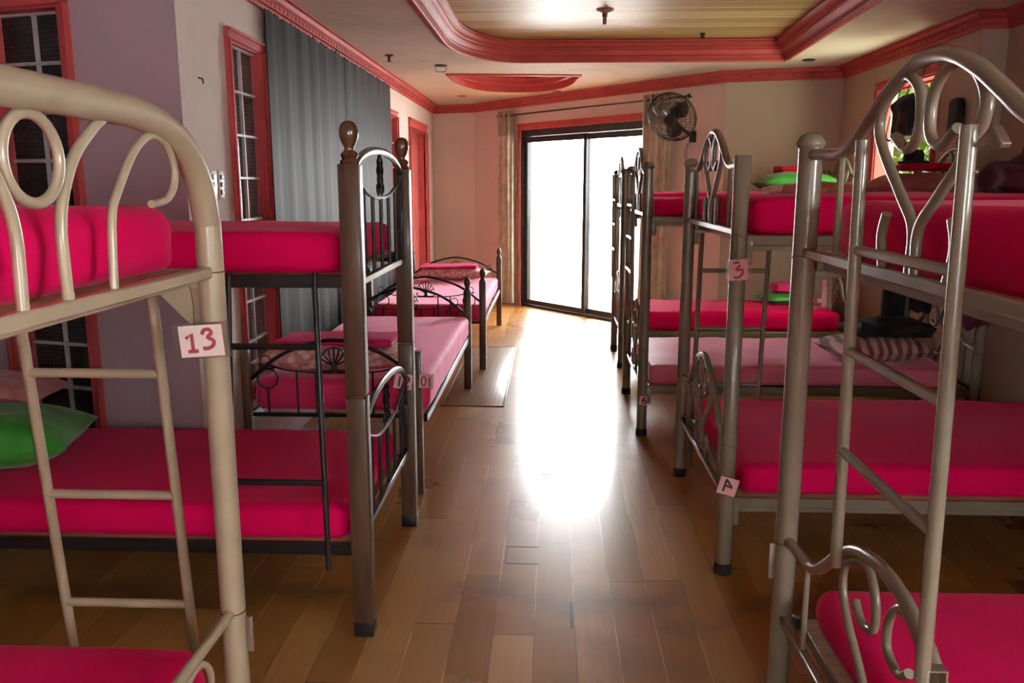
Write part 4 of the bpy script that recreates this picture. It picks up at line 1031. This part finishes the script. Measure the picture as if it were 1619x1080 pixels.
for k in range(3):
    bm = new(); a0 = 2 * PI * k / 3 + .5; V = {}
    for i in range(9):
        for j in range(7):
            r = .04 + .16 * i / 8; w = (.35 + .75 * math.sin(PI * min(1, i / 8 * .8 + .2))) * (j / 6 - .5); a = a0 + w
            q = fc + (e1 * math.cos(a) + e2 * math.sin(a)) * r + ax * (.035 * (j / 6 - .5) * 1.6)
            V[i, j] = (bm.verts.new(q + ax * .0012), bm.verts.new(q - ax * .0012))
    for i in range(8):
        for j in range(6):
            for s in (0, 1): bm.faces.new((V[i, j][s], V[i + 1, j][s], V[i + 1, j + 1][s], V[i, j + 1][s]))
    for i in range(8):
        for j in (0, 6): bm.faces.new((V[i, j][0], V[i + 1, j][0], V[i + 1, j][1], V[i, j][1]))
    for j in range(6):
        for i in (0, 8): bm.faces.new((V[i, j][0], V[i, j + 1][0], V[i, j + 1][1], V[i, j][1]))
    part('blade', bm, 'dark', hub)
for s, nm in ((1, 'front_cage'), (-1, 'rear_cage')):
    bm = new()
    for r, d in ((.232, .012), (.225, .03), (.20, .05), (.16, .064), (.11, .072), (.06, .076)): tube(bm, fr_(fc + ax * s * d, r), .0022 if r < .23 else .005, 5, closed=True)
    for k in range(40):
        a = 2 * PI * k / 40; v = e1 * math.cos(a) + e2 * math.sin(a)
        tube(bm, [fc + ax * s * d + v * r for r, d in ((.055, .076), (.11, .072), (.16, .064), (.20, .05), (.225, .03), (.232, .012))], .0014, 4, caps=False)
    if s > 0: tube(bm, [fc + ax * .074, fc + ax * .08], .05, 18)
    part(nm, bm, 'dark', t)
bm = new(); tube(bm, [mo + Vector((.02, 0, .07)), mo + Vector((.09, 0, .09)), mo + Vector((.12, .02, .04)), mo + Vector((.07, .03, -.02)), mo + Vector((.05, .0, -.1))], .003, 6, 5); part('cord', bm, 'dark', t)
bm = new(); q = mt + Vector((bn.x, bn.y, 0)) * .03; tube(bm, [q - Vector((0, 0, .04)), q + Vector((-.05, 0, -.12)), q + Vector((-.055, 0, -.20)), q + Vector((-.035, 0, -.19)), q + Vector((-.035, 0, -.06))], .003, 6, 5); part('pull_cord', bm, 'dark', t)

# ------------------------------------------------------------------ things on ceiling and walls
def spot(x, y, label, ring='dark', bracket=False):
    t = thing('ceiling_light', label, 'ceiling light', (x, y, ZC), 'recessed ceiling lights')
    bm = new()
    prof = [(.030, ZC - .001), (.052, ZC - .001), (.055, ZC - .006), (.048, ZC - .010), (.034, ZC - .008), (.030, ZC - .001)]
    lathe(bm, prof[:-1], x, y, 24); part('ring', bm, ring, t)
    bm = new(); lathe(bm, [(.033, ZC - .0005), (.033, ZC - .004), (.012, ZC - .009), (.004, ZC - .0095)], x, y, 18); part('bulb_socket', bm, 'dark', t)
    if bracket:
        bm = new(); tube(bm, [(x - .045, y, ZC - .01), (x - .045, y, ZC - .045), (x - .03, y, ZC - .055), (x + .03, y, ZC - .055), (x + .045, y, ZC - .045), (x + .045, y, ZC - .01)], .004, 6, 2); part('bracket', bm, 'steel', t)
spot(-.963, 7.6, 'black ceiling light with hanging wire bracket, beside the shell-shaped recess', bracket=True)
spot(-1.045, 10.15, 'faint recessed ceiling light near the far left corner', 'lamp_pink')
spot(.06, 9.70, 'recessed ceiling light between the shell-shaped recess and the door cornice', 'lamp_pink')
spot(2.143, 7.40, 'dark recessed ceiling light above the right back corner')
bm = new(); lathe(bm, [(.035, ZC), (.037, ZC - .006), (.012, ZC - .012), (.009, ZC - .04), (.016, ZC - .045), (.016, ZC - .05), (.004, ZC - .055)], -1.304, 7.0, 14)
solo('sprinkler', bm, 'dark', 'small dark sprinkler head on the ceiling above the grey curtain', 'sprinkler', origin=(-1.304, 7.0, ZC))
t = thing('ceiling_hook', 'dusty pink lamp mount hanging from the plank ceiling', 'lamp mount', (.362, 6.05, 2.675))
bm = new(); lathe(bm, [(.06, 2.675), (.06, 2.668), (.035, 2.655), (.02, 2.65)], .362, 6.05, 18); part('canopy', bm, 'lamp_pink', t)
bm = new(); lathe(bm, [(.018, 2.655), (.018, 2.625), (.013, 2.62), (.013, 2.58), (.009, 2.575)], .362, 6.05, 14); part('stem', bm, 'lamp_pink', t)
bm = new(); lathe(bm, [(.02, 2.675), (.022, 2.668), (.014, 2.65), (.016, 2.635), (.008, 2.63)], 1.19, 7.0, 10)
solo('sensor', bm, 'dark', 'tiny dark sensor under the plank ceiling near the far tray edge', 'sensor', origin=(1.19, 7.0, 2.675))

t = thing('switch_panel', 'white wall switch and socket panel left of narrow red window', 'switch panel', (-1.555, 3.91, 1.50))
for y0, y1 in ((3.82, 3.90), (3.915, 3.985)):
    bm = new(); box(bm, -1.559, -1.545, y0, y1, 1.435, 1.565, .004); pl = part('plate', bm, 'plastic_white', t)
    for z in (1.465, 1.50, 1.535):
        bm = new(); box(bm, -1.547, -1.540, (y0 + y1) / 2 - .016, (y0 + y1) / 2 + .016, z - .011, z + .011, .002); part('switch', bm, 'dark' if y0 > 3.9 else 'steel', pl)
bm = new(); tube(bm, [(-1.559, 3.79, 1.965), (-1.54, 3.79, 1.96), (-1.537, 3.79, 1.94)], .004, 8)
solo('wall_hook', bm, 'dark', 'tiny dark hook on the white wall between the red-framed windows', 'hook', origin=(-1.559, 3.79, 1.95))

# black bag hanging in the small window
t = thing('bag', 'black bag hanging by straps in front of the small right window', 'bag', (2.54, 6.2, 1.9))
bm = slab(2.44, 2.565, 6.02, 6.36, 1.83, 2.10, rad=.055, seed=17, amp=.06, wr=.03, n=(8, 16, 14)); part('body', bm, 'blackcloth', t)
for y in (6.10, 6.28, 6.42):
    bm = new(); tube(bm, [(2.50, y, 2.05), (2.56, y + .02, 2.26), (2.585, y + .02, 2.30)], .007, 6, 4, flat=((1, 0, 0), .5)); part('strap', bm, 'blackcloth', t)
for k, y in enumerate((6.3, 6.42, 6.5)):
    bm = new(); tube(bm, [(2.51, y - .1, 1.88), (2.51, y, 1.78 + .02 * k), (2.51, y + .07, 1.86), (2.52, y + .05, 2.0)], .008, 6, 5, flat=((1, 0, 0), .5)); part('strap', bm, 'blackcloth', t)
bm = new(); v0 = slab(2.545, 2.598, 5.55, 5.69, 1.78, 2.03, rad=.025, seed=19, amp=.01, n=(5, 10, 12)); merge(bm, v0)
solo('pouch', bm, 'blackcloth', 'black oval pouch hanging on the wall right of small window', 'pouch')

# floor mat
bm = new(); box(bm, -.745, -.305, 5.57, 7.70, .0005, .0055, .001)
for x in (-.74, -.31): box(bm, x - .006, x + .006, 5.57, 7.70, .0005, .008, .002)
for y in (5.576, 7.694): box(bm, -.745, -.305, y - .006, y + .006, .0005, .008, .002)
solo('floor_mat', bm, 'mat', 'clear grid-textured plastic floor mat beside the left single beds', 'mat')

# ------------------------------------------------------------------ number cards
STROKES = {
 '1': [[(-.35, .62), (0, .85), (0, 0)], [(-.3, 0), (.3, 0)]],
 '1p': [[(0, .9), (0, 0)]],
 '3': [[(-.32, .70), (-.18, .90), (.10, .92), (.20, .74), (-.02, .55), (.26, .40), (.26, .18), (.0, .03), (-.34, .02)]],
 '3b': [[(-.34, .98), (.06, .98)], [(.14, .80), (-.12, .50), (.24, .50), (.26, .26), (.02, .02), (-.30, .02)]],
 '2': [[(-.28, .70), (-.08, .95), (.22, .80), (.16, .52), (-.30, .05), (.32, .05)]],
 '0': [[(.0, .95), (.26, .75), (.26, .25), (0, .05), (-.26, .25), (-.26, .75), (0, .95)]],
 '6': [[(.22, .95), (-.12, .72), (-.28, .32), (-.08, .04), (.22, .10), (.26, .36), (.02, .50), (-.24, .34)]],
 '4m': [[(-.16, 1.0), (-.16, 0)], [(-.16, 1.0), (.36, .44)], [(-.16, .50), (.40, .42)]],
}
def card(label, c, w, h, rz, roll, glyphs, paper='paper_pink', ink='ink', pw=None, sleeve=(.016, .010), lw=.0052, tie=None, rx=0.0):
    t = bpy.data.objects.new('number_card', None); C.objects.link(t); t.empty_display_size = .05
    mtx = Matrix.Translation(Vector(c)) @ Matrix.Rotation(rz, 4, 'Z') @ Matrix.Rotation(rx, 4, 'X') @ Matrix.Rotation(roll, 4, 'Y')
    t.matrix_world = mtx; WM[t.name] = mtx
    t['label'] = label; t['category'] = 'number card'; t['group'] = 'bed number cards'
    def P(n, bm, m): bm.transform(mtx); return part(n, bm, m, t)
    bm = new(); box(bm, -w / 2 - sleeve[0], w / 2 + sleeve[0], .0012, .0022, -h / 2 - sleeve[1], h / 2 + sleeve[1]); P('plastic_sleeve', bm, 'sleeve')
    bm = new(); box(bm, -w / 2, w / 2, -.0012, .0008, -h / 2, h / 2); P('paper', bm, paper)
    for g, gx, gz, gw, gh in glyphs:
        bm = new()
        for s in STROKES[g]:
            tube(bm, [(gx + x * gw, -.0016, gz + z * gh) for x, z in s], lw, 8, 4 if len(s) > 3 else 0, flat=((0, 1, 0), .12))
        P('numeral', bm, ink)
    if tie:
        bm = new(); tube(bm, [(tie[0], .001, h / 2 - .004), (tie[0] + .004, .003, h / 2 + tie[1] * .5), (tie[0], .004, h / 2 + tie[1])], .0012, 6, 3); P('tie', bm, 'wire')
    return t
card('white card with red number 13 tied to the near left beige bunk post', (-.762, 1.776, 1.163), .096, .070, .03, -.07, [('1', -.020, -.022, .038, .046), ('3', .016, -.018, .040, .046)], 'paper_white', sleeve=(.014, .005), lw=.0042, tie=(-.012, .10))
card('pink card with number 3 on the upper part of second right bunk post', (.685, 3.074, 1.195), .068, .072, .0, -.06, [('3b', .0, -.027, .056, .056)], ink='ink', sleeve=(.012, .004), lw=.0042, tie=(-.006, .10))
card('tilted pink card with number 4 on the lower part of second right bunk post', (.686, 3.074, .368), .072, .068, .0, .26, [('4m', -.004, -.022, .055, .05)], ink='ink_dark', sleeve=(.004, .004), lw=.0042, tie=(0, .06))
card('small pale card with number 6 low on the third right bunk post', (.568, 4.91, .226), .046, .052, .0, .05, [('6', .006, -.018, .04, .04)], 'paper_pink', 'ink_dark', sleeve=(.006, .004), lw=.0045, tie=(0, .04))
card('pink card with number 12 hanging at the rear wooden post of left bunk', (-.625, 3.488, .668), .075, .066, .12, .18, [('1p', -.016, -.024, .03, .05), ('2', .014, -.024, .042, .05)], 'paper_pink', 'ink_dark', sleeve=(.008, .004), lw=.0042, tie=(0, .06))
card('pink card with number 10 hanging at the head of nearer left single bed', (-.588, 3.885, .575), .062, .066, .0, .06, [('0', -.010, -.025, .036, .05), ('1p', .018, -.025, .03, .05)], 'paper_pink', 'ink', sleeve=(.006, .004), lw=.0042, tie=(-.02, .05))
card('pink card half hidden behind the nearest right bunk post', (.695, 2.246, 1.215), .082, .072, 0.05, -.05, [('1', .012, -.03, .05, .05)], 'paper_pink', 'ink', sleeve=(.016, .006), lw=.0045, tie=(0, .08))

# ------------------------------------------------------------------ foliage outside the small window
t = thing('shrub', 'leafy bright green shrub seen outside the small right window', 'shrub', (3.9, 9.4, -.2))
rnd = random.Random(3); bm = new()
for k in range(4200):
    y = rnd.uniform(6.4, 12.6); z = rnd.uniform(.7, 3.3); x = 3.5 + rnd.uniform(0, .9) + .2 * noise.noise(Vector((y, z, 0)))
    if noise.noise(Vector((y * 1.6, z * 1.6, 4))) < -.22: continue
    L = rnd.uniform(.08, .2); R = Matrix.Rotation(rnd.uniform(0, 6.28), 4, 'Z') @ Matrix.Rotation(rnd.uniform(-1.2, 1.2), 4, 'X')
    pts = [Vector((0, -L, 0)), Vector((L * .35, -L * .2, .012)), Vector((L * .3, L * .3, .01)), Vector((0, L, -.03)), Vector((-L * .3, L * .3, .01)), Vector((-L * .35, -L * .2, .012))]
    vs = [bm.verts.new(R @ q + Vector((x, y, z))) for q in pts]; bm.faces.new(vs)
part('foliage', bm, 'leaf', t)
bm = new()
for k in range(5): tube(bm, [(3.9, 7.2 + k * 1.1, -.2), (3.95, 7.3 + k * 1.1, 1.2), (4.0, 7.1 + k * 1.12, 3.0)], .03, 8, 4)
part('stem', bm, 'outwall', t)

GROUPS = {'mattress': 'mattresses on the dormitory beds', 'pillow': 'pillows on the beds', 'folded_cloth': 'folded cloths on the pillows', 'bunk_bed': 'metal and wooden bunk beds of the dormitory', 'hanging_cloth': 'cloths hanging from the bunk rail'}
for o in C.objects:
    k = o.name.split('.')[0]
    if o.parent is None and k in GROUPS and 'label' in o.keys(): o['group'] = GROUPS[k]
# ------------------------------------------------------------------ camera, sky, view
cam = bpy.data.cameras.new('camera'); co = bpy.data.objects.new('camera', cam); C.objects.link(co)
cam.sensor_width = 36; cam.lens = 36 * 1325 / 1619; cam.clip_start = .02; cam.clip_end = 200
co.location = (0, 0, 1.5); co.rotation_euler = (math.radians(90 - 10.601), 0, math.radians(2.57))
sc.camera = co
w = bpy.data.worlds.new('overcast_sky'); sc.world = w; w.use_nodes = True
bg = w.node_tree.nodes['Background']; bg.inputs[0].default_value = (.97, .985, 1.0, 1); bg.inputs[1].default_value = 38.0
sc.cycles.use_denoising = True
sc.cycles.max_bounces = 10; sc.cycles.diffuse_bounces = 6; sc.cycles.glossy_bounces = 4; sc.cycles.transparent_max_bounces = 12; sc.cycles.sample_clamp_indirect = 8.0
vs = sc.view_settings; vs.view_transform = 'Standard'; vs.look = 'None'; vs.gamma = 1.0; vs.use_curve_mapping = False; vs.exposure = 0.2
